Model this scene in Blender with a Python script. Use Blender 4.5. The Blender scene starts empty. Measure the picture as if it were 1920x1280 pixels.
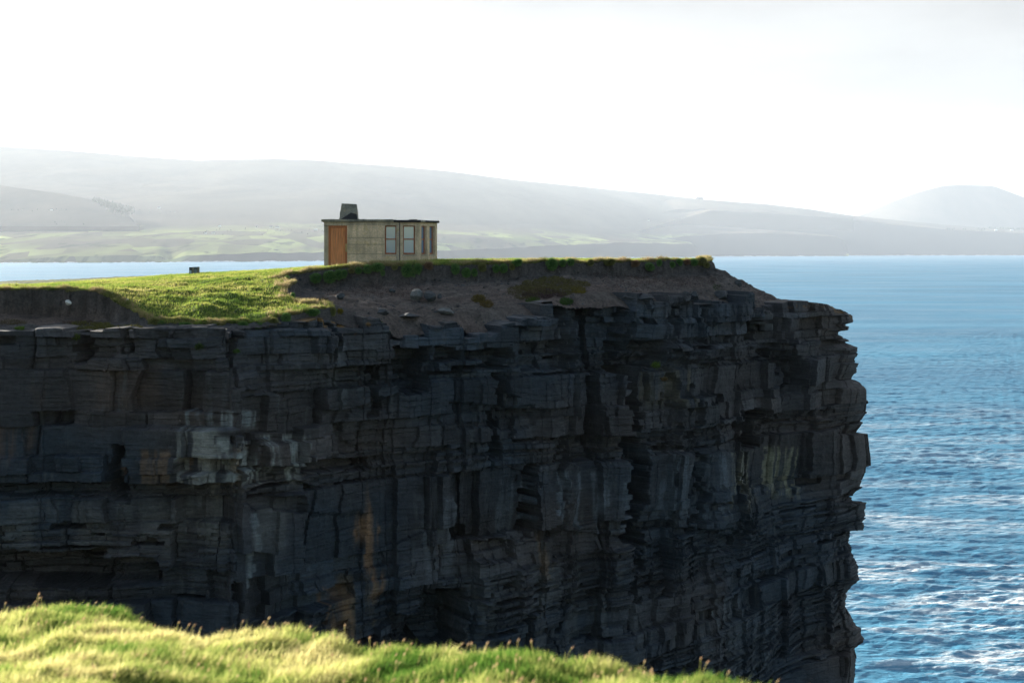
import bpy, bmesh, math, random
import numpy as np
from mathutils import Vector, Matrix

random.seed(7)
rng = np.random.default_rng(11)
F, YH, H = 2667.0, 472.0, 40.0          # focal length in photo pixels, eye level row, eye height over the sea (m)
scn = bpy.context.scene
COL = scn.collection
R = math.radians

SUN_AZ, SUN_EL = R(-37), R(10.5)           # to the left of the view direction, behind the headland
SUN_DIR = np.array([math.sin(SUN_AZ)*math.cos(SUN_EL), math.cos(SUN_AZ)*math.cos(SUN_EL), math.sin(SUN_EL)])

def P(x, y, D):
    return ((x-960)*D/F, D, H-(y-YH)*D/F)

# ------------------------------------------------------------------ numpy noise
def hsh(*ks):
    h = np.uint64(0x9E3779B97F4A7C15)
    with np.errstate(over='ignore'):
        for k in ks:
            k = np.asarray(k).astype(np.int64).astype(np.uint64)
            h = (h ^ k) * np.uint64(0xBF58476D1CE4E5B9)
            h = (h ^ (h >> np.uint64(29))) * np.uint64(0x94D049BB133111EB)
            h = h ^ (h >> np.uint64(32))
    return (h >> np.uint64(11)).astype(np.float64) / float(1 << 53)

def vnoise(x, y, seed=0):
    xi = np.floor(x); yi = np.floor(y)
    fx = x-xi; fy = y-yi
    fx = fx*fx*(3-2*fx); fy = fy*fy*(3-2*fy)
    a = hsh(xi, yi, seed); b = hsh(xi+1, yi, seed); c = hsh(xi, yi+1, seed); d = hsh(xi+1, yi+1, seed)
    return ((a*(1-fx)+b*fx)*(1-fy)+(c*(1-fx)+d*fx)*fy)*2-1

def fbm(x, y, seed=0, octv=4, gain=.5):
    s = 0; a = 1; n = 0
    for o in range(octv):
        s = s+a*vnoise(x*2**o+o*17.3, y*2**o-o*9.1, seed+o); n += a; a *= gain
    return s/n

def ss(t):
    t = np.clip(t, 0, 1); return t*t*(3-2*t)

class RBF:
    def __init__(self, pts, smooth=0.02):
        p = np.array(pts, float); self.p = p[:, :2]; n = len(p)
        K = self.k(p[:, None, :2], self.p[None]) + np.eye(n)*smooth
        A = np.zeros((n+3, n+3)); A[:n, :n] = K; A[:n, n] = 1; A[:n, n+1:] = self.p; A[n:, :n] = A[:n, n:].T
        self.w = np.linalg.solve(A, np.concatenate([p[:, 2], [0, 0, 0]]))
    def k(self, a, b):
        return np.sqrt(((a-b)**2).sum(-1)+.3)
    def __call__(self, X, Y):
        q = np.stack([X, Y], -1); out = self.w[-3]+self.w[-2]*X+self.w[-1]*Y
        for i in range(len(self.p)):
            out = out+self.w[i]*self.k(q, self.p[i])
        return out

def poly_dist(X, Y, pts, closed=True):
    """distance to a polyline and an inside flag"""
    pts = np.array(pts, float); n = len(pts)
    d = np.full(X.shape, 1e9); ins = np.zeros(X.shape, bool)
    for i in range(n if closed else n-1):
        x0, y0 = pts[i]; x1, y1 = pts[(i+1) % n]
        dx, dy = x1-x0, y1-y0; L = dx*dx+dy*dy+1e-12
        t = np.clip(((X-x0)*dx+(Y-y0)*dy)/L, 0, 1)
        d = np.minimum(d, (X-x0-t*dx)**2+(Y-y0-t*dy)**2)
    for i in range(n):
        x0, y0 = pts[i]; x1, y1 = pts[(i+1) % n]
        if y0 != y1:
            c = ((y0 > Y) != (y1 > Y)) & (X < (x1-x0)*(Y-y0)/(y1-y0)+x0)
            ins ^= c
    return np.sqrt(d), ins

# ------------------------------------------------------------------ mesh helpers
def link(o, parent=None):
    COL.objects.link(o)
    if parent is not None: o.parent = parent
    return o

def np_mesh(name, V, faces, mat, attrs=None, smooth=False, parent=None, colors=None):
    """faces: list of int arrays (m,3) or (m,4)"""
    me = bpy.data.meshes.new(name)
    V = np.asarray(V, np.float32).reshape(-1, 3)
    faces = [f for f in faces if len(f)]
    nl = sum(f.size for f in faces); nf = sum(len(f) for f in faces)
    me.vertices.add(len(V)); me.vertices.foreach_set('co', V.ravel())
    me.loops.add(nl); me.polygons.add(nf)
    me.loops.foreach_set('vertex_index', np.concatenate([f.ravel() for f in faces]).astype(np.int32))
    tot = np.concatenate([np.full(len(f), f.shape[1]) for f in faces])
    st = np.concatenate([[0], np.cumsum(tot)[:-1]])
    me.polygons.foreach_set('loop_start', st.astype(np.int32))
    me.polygons.foreach_set('use_smooth', np.full(nf, smooth, bool))
    me.update(calc_edges=True)
    for k, v in (attrs or {}).items():
        a = me.attributes.new(k, 'FLOAT', 'POINT'); a.data.foreach_set('value', np.asarray(v, np.float32).ravel())
    if colors is not None:
        a = me.attributes.new('tint', 'FLOAT_COLOR', 'POINT')
        c = np.ones((len(V), 4), np.float32); c[:, :3] = colors.reshape(-1, 3); a.data.foreach_set('color', c.ravel())
    me.materials.append(mat)
    o = bpy.data.objects.new(name, me)
    return link(o, parent)

def grid_faces(nr, nc, mask=None):
    i = np.arange(nr*nc).reshape(nr, nc)
    f = np.stack([i[:-1, :-1], i[:-1, 1:], i[1:, 1:], i[1:, :-1]], -1)
    return f[mask] if mask is not None else f.reshape(-1, 4)

def compact(V, f, *arrs):
    used = np.unique(f); m = np.full(len(V), -1, np.int64); m[used] = np.arange(len(used))
    return (V[used], m[f])+tuple(a[used] for a in arrs)

def tag(o, label=None, cat=None, group=None, kind=None):
    if label: o['label'] = label
    if cat: o['category'] = cat
    if group: o['group'] = group
    if kind: o['kind'] = kind
    return o

class MB:
    """collects boxes and prisms into ONE mesh"""
    def __init__(s): s.bm = bmesh.new()
    def box(s, lo, hi, M=None):
        vs = [s.bm.verts.new(Vector((x, y, z))) for x in (lo[0], hi[0]) for y in (lo[1], hi[1]) for z in (lo[2], hi[2])]
        for q in ((0, 1, 3, 2), (4, 6, 7, 5), (0, 4, 5, 1), (2, 3, 7, 6), (0, 2, 6, 4), (1, 5, 7, 3)):
            s.bm.faces.new([vs[k] for k in q])
        if M is not None:
            for v in vs: v.co = M @ v.co
        return s
    def prism(s, pts, z0, z1, M=None):
        a = [s.bm.verts.new(Vector((p[0], p[1], z0))) for p in pts]; b = [s.bm.verts.new(Vector((p[0], p[1], z1))) for p in pts]
        n = len(pts)
        s.bm.faces.new(a[::-1]); s.bm.faces.new(b)
        for k in range(n): s.bm.faces.new([a[k], a[(k+1) % n], b[(k+1) % n], b[k]])
        if M is not None:
            for v in a+b: v.co = M @ v.co
        return s
    def build(s, name, mat, parent=None, bevel=0, jitter=0, cuts=0):
        if cuts:
            bmesh.ops.subdivide_edges(s.bm, edges=s.bm.edges[:], cuts=cuts, use_grid_fill=True)
        if jitter:
            for v in s.bm.verts: v.co += Vector((random.uniform(-1, 1), random.uniform(-1, 1), random.uniform(-1, 1)))*jitter
        if bevel:
            bmesh.ops.bevel(s.bm, geom=s.bm.edges[:], offset=bevel, segments=1, affect='EDGES')
        bmesh.ops.recalc_face_normals(s.bm, faces=s.bm.faces[:])
        me = bpy.data.meshes.new(name); s.bm.to_mesh(me); s.bm.free(); me.materials.append(mat)
        return link(bpy.data.objects.new(name, me), parent)

def empty(name, loc, rz=0):
    o = bpy.data.objects.new(name, None); o.location = loc; o.rotation_euler.z = rz; o.empty_display_size = .3
    return link(o)

# ------------------------------------------------------------------ materials
class NT:
    def __init__(s, name):
        s.m = bpy.data.materials.new(name); s.m.use_nodes = True; s.t = s.m.node_tree; s.t.nodes.clear()
        s.out = s.n('ShaderNodeOutputMaterial')
    def n(s, typ, **kw):
        nd = s.t.nodes.new(typ)
        for k, v in kw.items():
            if k.startswith('i_'): nd.inputs[k[2:].replace('_', ' ')].default_value = v
            else: setattr(nd, k, v)
        return nd
    def l(s, a, b): s.t.links.new(a, b)
    def coord(s, scale=(1, 1, 1), kind='pos', rot=(0, 0, 0)):
        mp = s.n('ShaderNodeMapping'); mp.inputs['Scale'].default_value = scale; mp.inputs['Rotation'].default_value = rot
        if kind == 'pos': s.l(s.n('ShaderNodeNewGeometry').outputs['Position'], mp.inputs['Vector'])
        else: s.l(s.n('ShaderNodeTexCoord').outputs['Object'], mp.inputs['Vector'])
        return mp.outputs['Vector']
    def noise(s, vec, scale, detail=4, rough=.55, dist=0):
        nd = s.n('ShaderNodeTexNoise'); nd.inputs['Scale'].default_value = scale; nd.inputs['Detail'].default_value = detail
        nd.inputs['Roughness'].default_value = rough; nd.inputs['Distortion'].default_value = dist
        s.l(vec, nd.inputs['Vector']); return nd.outputs['Fac']
    def ramp(s, fac, stops, interp='LINEAR'):
        nd = s.n('ShaderNodeValToRGB'); cr = nd.color_ramp; cr.interpolation = interp
        while len(cr.elements) < len(stops): cr.elements.new(.5)
        for e, (p, c) in zip(cr.elements, stops):
            e.position = p; e.color = (*c, 1) if not isinstance(c, (int, float)) else (c, c, c, 1)
        s.l(fac, nd.inputs['Fac']); return nd.outputs['Color']
    def mix(s, fac, a, b, mode='MIX'):
        nd = s.n('ShaderNodeMix', data_type='RGBA', blend_type=mode)
        for sock, v in ((nd.inputs[0], fac), (nd.inputs[6], a), (nd.inputs[7], b)):
            if hasattr(v, 'is_output'): s.l(v, sock)
            elif isinstance(v, (int, float)): sock.default_value = v if sock == nd.inputs[0] else (v, v, v, 1)
            else: sock.default_value = (*v, 1)
        return nd.outputs[2]
    def math(s, op, a, b=0., clamp=False):
        nd = s.n('ShaderNodeMath', operation=op, use_clamp=clamp)
        for sock, v in ((nd.inputs[0], a), (nd.inputs[1], b)):
            if hasattr(v, 'is_output'): s.l(v, sock)
            else: sock.default_value = v
        return nd.outputs[0]
    def attr(s, name, out='Color'):
        return s.n('ShaderNodeAttribute', attribute_name=name).outputs[out]
    def bump(s, h, strength=.5, dist=.1, prev=None):
        nd = s.n('ShaderNodeBump'); nd.inputs['Strength'].default_value = strength; nd.inputs['Distance'].default_value = dist
        s.l(h, nd.inputs['Height'])
        if prev is not None: s.l(prev, nd.inputs['Normal'])
        return nd.outputs['Normal']
    def principled(s, col, rough=.8, normal=None, spec=.3, **kw):
        p = s.n('ShaderNodeBsdfPrincipled')
        if hasattr(col, 'is_output'): s.l(col, p.inputs['Base Color'])
        else: p.inputs['Base Color'].default_value = (*col, 1)
        if hasattr(rough, 'is_output'): s.l(rough, p.inputs['Roughness'])
        else: p.inputs['Roughness'].default_value = rough
        p.inputs['Specular IOR Level'].default_value = spec
        if normal is not None: s.l(normal, p.inputs['Normal'])
        for k, v in kw.items(): p.inputs[k.replace('_', ' ')].default_value = v
        return p.outputs['BSDF']
    def done(s, sh):
        s.l(sh, s.out.inputs['Surface']); return s.m

def mat_rock():
    t = NT('cliff_rock'); c = t.attr('tint')
    v = t.coord((1, 1, 1)); vl = t.coord((.5, .5, 5)); vs = t.coord((3.2, 3.2, .35))
    lam = t.noise(vl, 2.2, 5, .65, .3); blot = t.noise(v, 1.1, 5, .6); streak = t.noise(vs, 1.0, 4, .6)
    speck = t.noise(v, 9, 3, .7)
    k = t.ramp(lam, [(.3, .62), (.55, 1.0), (.75, 1.3)])
    c = t.mix(1, c, k, 'MULTIPLY')
    c = t.mix(1, c, t.ramp(blot, [(.3, .7), (.7, 1.3)]), 'MULTIPLY')
    c = t.mix(1, c, t.ramp(speck, [(.3, .78), (.7, 1.24)]), 'MULTIPLY')
    c = t.mix(t.ramp(streak, [(.57, 0.), (.78, .5)]), c, (.115, .12, .12))
    b = t.bump(lam, .7, .10); b = t.bump(blot, .5, .25, b); b = t.bump(speck, .5, .05, b)
    return t.done(t.principled(c, .72, b, .28))

def mat_earth():
    t = NT('earth_soil'); c = t.attr('tint'); v = t.coord()
    n1 = t.noise(v, 2.2, 6, .65); n2 = t.noise(v, 11, 5, .7); n3 = t.noise(t.coord((6, 6, .7)), 1.2, 4, .6)
    c = t.mix(1, c, t.ramp(n1, [(.3, .62), (.7, 1.35)]), 'MULTIPLY')
    c = t.mix(1, c, t.ramp(n2, [(.3, .55), (.7, 1.5)]), 'MULTIPLY')
    b = t.bump(n1, .8, .25); b = t.bump(n2, .9, .10, b); b = t.bump(n3, .4, .15, b)
    return t.done(t.principled(c, .95, b, .1))

def mat_turf():
    t = NT('turf'); v = t.coord()
    n1 = t.noise(v, .7, 5, .6); n2 = t.noise(v, 7, 5, .7)
    c = t.ramp(n1, [(.3, (.035, .06, .012)), (.5, (.07, .10, .018)), (.7, (.13, .14, .03))])
    c = t.mix(1, c, t.ramp(n2, [(.3, .55), (.7, 1.4)]), 'MULTIPLY')
    b = t.bump(n2, .8, .08)
    return t.done(t.principled(c, .9, b, .1))

def mat_blades(name, transl=.45):
    t = NT(name); c = t.attr('tint')
    d = t.n('ShaderNodeBsdfDiffuse'); t.l(c, d.inputs['Color'])
    tr = t.n('ShaderNodeBsdfTranslucent'); t.l(c, tr.inputs['Color'])
    mx = t.n('ShaderNodeMixShader'); mx.inputs[0].default_value = transl
    t.l(d.outputs[0], mx.inputs[1]); t.l(tr.outputs[0], mx.inputs[2])
    return t.done(mx.outputs[0])

def mat_concrete(name, base=(.70, .51, .34), dark=(.38, .285, .19)):
    t = NT(name); v = t.coord(kind='obj')
    n1 = t.noise(v, 1.3, 5, .6); n2 = t.noise(v, 14, 5, .7); n3 = t.noise(t.coord((5, 5, .6), 'obj'), 1., 4, .6)
    n4 = t.noise(v, 26, 2, .5)
    c = t.ramp(n1, [(.3, dark), (.55, base), (.8, tuple(min(1, x*1.25) for x in base))])
    c = t.mix(t.ramp(n3, [(.47, 0.), (.72, .8)]), c, dark)
    c = t.mix(t.ramp(t.noise(v, 2.6, 3), [(.55, 0.), (.7, .5)]), c, (.40, .27, .10))
    c = t.mix(1, c, t.ramp(n2, [(.3, .75), (.7, 1.25)]), 'MULTIPLY')
    c = t.mix(t.ramp(n4, [(.69, 0.), (.72, .8)]), c, (.6, .6, .55))
    return t.done(t.principled(c, .9, t.bump(n2, .5, .02), .15))

def mat_wood(name, base):
    t = NT(name); v = t.coord((14, 14, 1.2), 'obj')
    n = t.noise(v, 1.2, 5, .6)
    c = t.ramp(n, [(.3, tuple(x*.65 for x in base)), (.7, tuple(min(1, x*1.25) for x in base))])
    return t.done(t.principled(c, .55, t.bump(n, .3, .005), .3))

def mat_plain(name, col, rough=.6, spec=.3, amt=.3, scale=6, **kw):
    t = NT(name); n = t.noise(t.coord(kind='obj'), scale, 5, .65)
    c = t.mix(1, col, t.ramp(n, [(.3, 1-amt), (.7, 1+amt)]), 'MULTIPLY')
    return t.done(t.principled(c, rough, t.bump(n, .3, .02), spec, **kw))

def mat_glass():
    t = NT('window_glass')
    g = t.n('ShaderNodeBsdfGlossy'); g.inputs['Roughness'].default_value = .02; g.inputs['Color'].default_value = (.62, .80, 1, 1)
    tr = t.n('ShaderNodeBsdfTransparent'); tr.inputs['Color'].default_value = (.46, .60, .76, 1)
    df = t.n('ShaderNodeBsdfDiffuse'); df.inputs['Color'].default_value = (.34, .47, .66, 1)   # bluish film, its colour standing in for the reflected sky
    m0 = t.n('ShaderNodeMixShader'); m0.inputs[0].default_value = .6
    t.l(tr.outputs[0], m0.inputs[1]); t.l(df.outputs[0], m0.inputs[2])
    m = t.n('ShaderNodeMixShader'); m.inputs[0].default_value = .36
    t.l(m0.outputs[0], m.inputs[1]); t.l(g.outputs[0], m.inputs[2])
    return t.done(m.outputs[0])

def mat_sea():
    t = NT('sea_water')
    big = t.coord((.004, .012, .0), rot=(0, 0, R(8))); mid = t.coord((.020, .075, 0), rot=(0, 0, R(6)))
    v1 = t.coord((.35, .8, 1), rot=(0, 0, R(10))); v2 = t.coord((1.2, 2.2, 1), rot=(0, 0, R(-15))); v0 = t.coord((.05, .13, 1), rot=(0, 0, R(12)))
    w0 = t.noise(v0, 1, 4, .6, .4); w1 = t.noise(v1, 1., 5, .65, .3); w2 = t.noise(v2, 1., 4, .6)
    b = t.bump(w0, .6, 2.2); b = t.bump(w1, .8, .9, b); b = t.bump(w2, .6, .22, b)
    col = t.ramp(t.noise(big, 1, 3), [(.35, (.05, .225, .375)), (.65, (.07, .30, .47))])
    patch = t.ramp(t.noise(mid, 1., 4, .6, .6), [(.47, 0.), (.57, 1.)])
    zone = t.ramp(t.noise(big, .9, 2), [(.38, 0.), (.52, 1.)])
    fine = t.ramp(t.noise(t.coord((.25, .9, 0), rot=(0, 0, R(9))), 1, 6, .72, .8), [(.44, 0.), (.56, 1.)])
    sp_ = t.n('ShaderNodeSeparateXYZ'); t.l(t.n('ShaderNodeNewGeometry').outputs['Position'], sp_.inputs[0])
    mr = t.n('ShaderNodeMapRange'); mr.inputs['From Min'].default_value = 420; mr.inputs['From Max'].default_value = 150; t.l(sp_.outputs[1], mr.inputs['Value'])
    foam = t.math('MULTIPLY', t.math('MULTIPLY', t.math('MULTIPLY', patch, zone), fine, True), mr.outputs[0], True)
    gust = t.ramp(t.noise(t.coord((.006, .028, 0), rot=(0, 0, R(4))), 1, 6, .7, .8), [(.35, .33), (.65, .52)])
    caps = t.ramp(t.noise(t.coord((.12, .5, 0)), 1, 5, .7, .4), [(.76, 0.), (.80, .7)])
    foam = t.math('MAXIMUM', foam, caps, True)
    w = t.n('ShaderNodeBsdfPrincipled'); t.l(col, w.inputs['Base Color']); t.l(gust, w.inputs['Roughness'])
    w.inputs['IOR'].default_value = 1.33; w.inputs['Specular IOR Level'].default_value = .5; t.l(b, w.inputs['Normal'])
    fo = t.n('ShaderNodeBsdfDiffuse'); fo.inputs['Color'].default_value = (.8, .84, .86, 1); t.l(b, fo.inputs['Normal'])
    mx = t.n('ShaderNodeMixShader'); t.l(foam, mx.inputs[0]); t.l(w.outputs[0], mx.inputs[1]); t.l(fo.outputs[0], mx.inputs[2])
    return t.done(mx.outputs[0])

def mat_far(name, fields=True):
    t = NT(name); geo = t.n('ShaderNodeNewGeometry')
    v = t.coord((.0060, .0024, .0), rot=(0, 0, R(7)))
    vo = t.n('ShaderNodeTexVoronoi'); vo.inputs['Scale'].default_value = 1.; t.l(v, vo.inputs['Vector'])
    sep = t.n('ShaderNodeSeparateColor'); t.l(vo.outputs['Color'], sep.inputs[0])
    cf = t.ramp(sep.outputs[0], [(0., (.17, .16, .10)), (.35, (.24, .26, .11)), (.65, (.38, .42, .16)), (1., (.42, .37, .22))], 'CONSTANT')
    moor = t.ramp(t.noise(t.coord((.0012, .0004, .001)), 1, 6, .6, .3), [(.3, (.085, .077, .066)), (.5, (.13, .112, .09)), (.7, (.19, .155, .118))])
    if fields:
        hz = t.n('ShaderNodeSeparateXYZ'); t.l(geo.outputs['Position'], hz.inputs[0])
        zz = t.math('ADD', hz.outputs[2], t.math('MULTIPLY', t.noise(t.coord((.0009, .0005, 0)), 1, 3), 160.))
        k = t.ramp(t.math('DIVIDE', zz, 400.), [(.52, 1.), (.72, 0.)])
        c = t.mix(t.math('MULTIPLY', k, t.ramp(t.noise(t.coord((.002, .0007, 0)), 1, 3), [(.38, .1), (.55, 1.)])), moor, cf)
        c = t.mix(t.math('MULTIPLY', k, t.ramp(t.noise(t.coord((.012, .003, 0)), 1, 4, .6), [(.56, 0.), (.64, .75)])), c, (.05, .055, .035))
    else:
        c = moor
    sx = t.n('ShaderNodeSeparateXYZ'); t.l(geo.outputs['True Normal'], sx.inputs[0])
    c = t.mix(t.ramp(sx.outputs[2], [(.75, 1.), (.9, 0.)]), c, (.045, .042, .04))       # bare rock where it is steep
    return t.done(t.principled(c, 1., None, .0))

M = dict(
    rock=mat_rock(), earth=mat_earth(), turf=mat_turf(), blades=mat_blades('grass_blade', .5), fblades=mat_blades('backlit_grass', .62), heath=mat_blades('heath_leaf', .25), clump=mat_blades('cushion_leaf', .3),
    wall=mat_concrete('concrete_wall'), wall2=mat_concrete('concrete_wall_grey', (.52, .41, .30), (.27, .22, .165)),
    roofc=mat_concrete('concrete_roof', (.30, .27, .21), (.10, .095, .085)), felt=mat_plain('roof_felt', (.018, .018, .022), .7, .3, .35, 8),
    chim=mat_concrete('chimney_render', (.30, .28, .23), (.15, .145, .125)),
    door=mat_wood('door_wood', (.66, .24, .09)), frame=mat_wood('frame_wood', (.34, .11, .05)), dframe=mat_wood('door_frame_wood', (.42, .13, .045)),
    brass=mat_plain('pale_plate', (.42, .30, .12), .5), glass=mat_glass(), inner=mat_plain('inner_floor', (.16, .15, .13), .9),
    sea=mat_sea(), far=mat_far('far_fields'), moor=mat_far('far_moor', False),
    stone=mat_plain('boulder_stone', (.115, .118, .115), .85, .2, .5, 5), dstone=mat_plain('dark_stone', (.05, .055, .06), .85, .2, .5, 5), wstone=mat_plain('white_stone', (.62, .58, .52), .8, .2, .2, 5),
    pale=mat_plain('pale_stone', (.42, .38, .26), .8, .2, .3, 5),
    post=mat_wood('weathered_post', (.22, .20, .15)), steel=mat_plain('blue_grey_panel', (.12, .17, .20), .45, .5), lsteel=mat_plain('light_blue_panel', (.30, .42, .52), .4, .5), dsteel=mat_plain('dark_band', (.03, .035, .04), .5),
    white=mat_plain('white_render', (.8, .8, .78), .8, .2, .05), slate=mat_plain('slate_roof', (.10, .10, .11), .8), foam=mat_plain('surf_foam', (.85, .87, .88), .9, .1, .05),
    tree=mat_plain('conifer', (.03, .045, .02), .9, .1, .4, .2),
)

# ------------------------------------------------------------------ blades of grass
def blades_mesh(name, base, L, W, lean, col0, col1, mat, up=None, bend=.35):
    """base (N,3), L, W (N,), lean (N,3); every blade is two segments with a pointed tip"""
    n = len(base); ang = rng.uniform(0, 2*np.pi, n)
    s = np.stack([np.cos(ang), np.sin(ang), np.zeros(n)], -1)
    u = np.array([0, 0, 1.]) if up is None else up
    d = u+lean; d /= np.linalg.norm(d, axis=-1, keepdims=True)
    mid = base+d*(L*.55)[:, None]
    d2 = d+lean*bend+rng.normal(0, .12, (n, 3)); d2 /= np.linalg.norm(d2, axis=-1, keepdims=True)
    tip = mid+d2*(L*.5)[:, None]
    w = W[:, None]*.5
    V = np.stack([base-s*w, base+s*w, mid-s*w*.75, mid+s*w*.75, tip], 1)
    i = np.arange(n)[:, None]*5
    q = np.concatenate([i, i+1, i+3, i+2], 1); t = np.concatenate([i+2, i+3, i+4], 1)
    cm = (col0+col1)/2
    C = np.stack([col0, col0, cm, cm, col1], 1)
    return np_mesh(name, V.reshape(-1, 3), [q, t], mat, colors=C.reshape(-1, 3))

def pal(t, stops):
    xs = [s[0] for s in stops]
    return np.stack([np.interp(t, xs, [s[1][k] for s in stops]) for k in range(3)], -1)

# ------------------------------------------------------------------ CLIFF
edge_ctrl = [(-520, 54.6), (-200, 54.2), (0, 54.0), (110, 54.3), (230, 53.8), (330, 53.9), (425, 53.4), (455, 54.0), (520, 55.2), (640, 57.6), (700, 58.2), (800, 59.4), (900, 60.6),
             (1000, 62.6), (1075, 63.8), (1092, 64.6), (1165, 65.4), (1200, 66.4), (1260, 67.8), (1340, 70.2), (1400, 72.3), (1470, 74.6), (1550, 77.0), (1585, 78.4), (1600, 79.4)]
plan = [((x-960)*D/F, D) for x, D in edge_ctrl]
cx, cy = plan[-1]
plan += [(cx+.1, 80.6), (cx+.0, 83), (cx-.4, 88), (cx-.6, 96), (cx-1.5, 108)]
plan = np.array(plan)
# slightly rounded corners, then even arc length
def resample(pts, ds):
    seg = np.linalg.norm(np.diff(pts, axis=0), axis=1); s = np.concatenate([[0], np.cumsum(seg)])
    q = np.arange(0, s[-1], ds) if np.isscalar(ds) else ds
    return np.stack([np.interp(q, s, pts[:, 0]), np.interp(q, s, pts[:, 1])], -1), q, s
fine, _, _ = resample(plan, .05)
k = np.ones(9)/9
pad = np.pad(fine, ((4, 4), (0, 0)), 'edge')
fine = np.stack([np.convolve(pad[:, j], k, 'valid') for j in (0, 1)], -1)
seg = np.linalg.norm(np.diff(fine, axis=0), axis=1); sfin = np.concatenate([[0], np.cumsum(seg)])
s_corner = np.interp(0, [0], [0])
xpx_f = 960+fine[:, 0]/fine[:, 1]*F
icorner = int(np.argmax(fine[:, 0]*1-0*fine[:, 1] > cx-.05))
s_corner = sfin[icorner]
s_left = np.interp(-80, xpx_f[:icorner], sfin[:icorner])
U = np.concatenate([np.arange(0, s_left, .09), np.arange(s_left, s_corner+2.5, .033), np.arange(s_corner+2.5, sfin[-1], .12)])
PX = np.interp(U, sfin, fine[:, 0]); PY = np.interp(U, sfin, fine[:, 1])
gx = np.gradient(fine[:, 0], sfin); gy = np.gradient(fine[:, 1], sfin)
kk = np.ones(25)/25
gx = np.convolve(np.pad(gx, 12, 'edge'), kk, 'valid'); gy = np.convolve(np.pad(gy, 12, 'edge'), kk, 'valid')
TX = np.interp(U, sfin, gx); TY = np.interp(U, sfin, gy); tl = np.hypot(TX, TY)
NX, NY = TY/tl, -TX/tl
Ximg = 960+PX/PY*F
Ximg = np.where(U > s_corner, 1600+(U-s_corner)*30, Ximg)
# top of the rock along the face (photo rows)
ye = np.interp(Ximg, [-500, 0, 140, 170, 420, 455, 520, 600, 680, 760, 850, 940, 1000, 1080, 1094, 1150, 1250, 1340, 1400, 1440, 1465, 1540, 1560, 1580, 1600, 1640, 1900],
               [620, 619, 618, 617, 617, 616, 608, 599, 597, 603, 600, 590, 578, 572, 566, 562, 560, 560, 562, 566, 567, 568, 571, 585, 592, 590, 590])
ZTOP = H-(ye-YH)*np.minimum(PY, 80)/F
ZTOP = ZTOP+.10*fbm(U*.7, U*0, 6, 3)+.22*(hsh(np.floor(U/1.7+.3*np.sin(U)), 5)-.5)
zone_r = ss((Ximg-620)/60)*ss((1475-Ximg)/30)
ZTOP = ZTOP+zone_r*(.70*(hsh(np.floor(U/1.35+.4*np.sin(U*.9)), 7)-.62-.38*ss((960-Ximg)/60))+.35*(hsh(np.floor(U/.6), 8)-.5))
rows_t = np.concatenate([np.linspace(0, 1, 790)*22.5, 22.5+np.arange(1, 90)*.17])
nr, nc = len(rows_t), len(U)
Zg = ZTOP[None, :]-rows_t[:, None]
Zref = np.broadcast_to(ZTOP[None, :], Zg.shape)
Ug = np.broadcast_to(U[None, :], Zg.shape)
Xi = np.broadcast_to(Ximg[None, :], Zg.shape)
Dg = np.broadcast_to(np.minimum(PY, 82)[None, :], Zg.shape)
Yi = YH+(H-Zg)*F/Dg
# strata coordinate: gentle folds, rising to the right low down
depth = H-Zg
S = Zg+.30*fbm(Ug*.09, Zg*.05, 31, 3)+.05*fbm(Ug*.5, Zg*.3, 33, 3)
S = S-np.clip(depth-11, 0, 9)*.016*np.clip(Ug-s_left-14, 0, 30)-.02*(Ug-s_left-8)*np.clip(depth-5, 0, 6)/6*(Xi < 440)
S = S-H

def layers(beds, seed):
    r = random.Random(seed); bounds = []; info = []; z = 0.0
    for bi, (z0, z1, kind, off) in enumerate(beds):
        z = z0
        while z > z1+1e-6:
            t = {'block': r.uniform(.25, .75), 'mass': r.uniform(1.0, 2.6), 'thin': r.choice([.07, .09, .12, .16, .22])}[kind]
            if z-t < z1+.4*t: t = z-z1
            w = {'block': r.uniform(.9, 3.0), 'mass': r.uniform(2.0, 5.5), 'thin': r.uniform(.6, 2.6)}[kind]
            amp = {'block': .15, 'mass': .16, 'thin': .075}[kind]
            bounds.append(z); info.append((t, w, amp, off+r.gauss(0, {'block': .07, 'mass': .08, 'thin': .07}[kind]), bi, {'block': 0, 'mass': 1, 'thin': 2}[kind], r.random()))
            z -= t
    return np.array(bounds), np.array(info)

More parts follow.
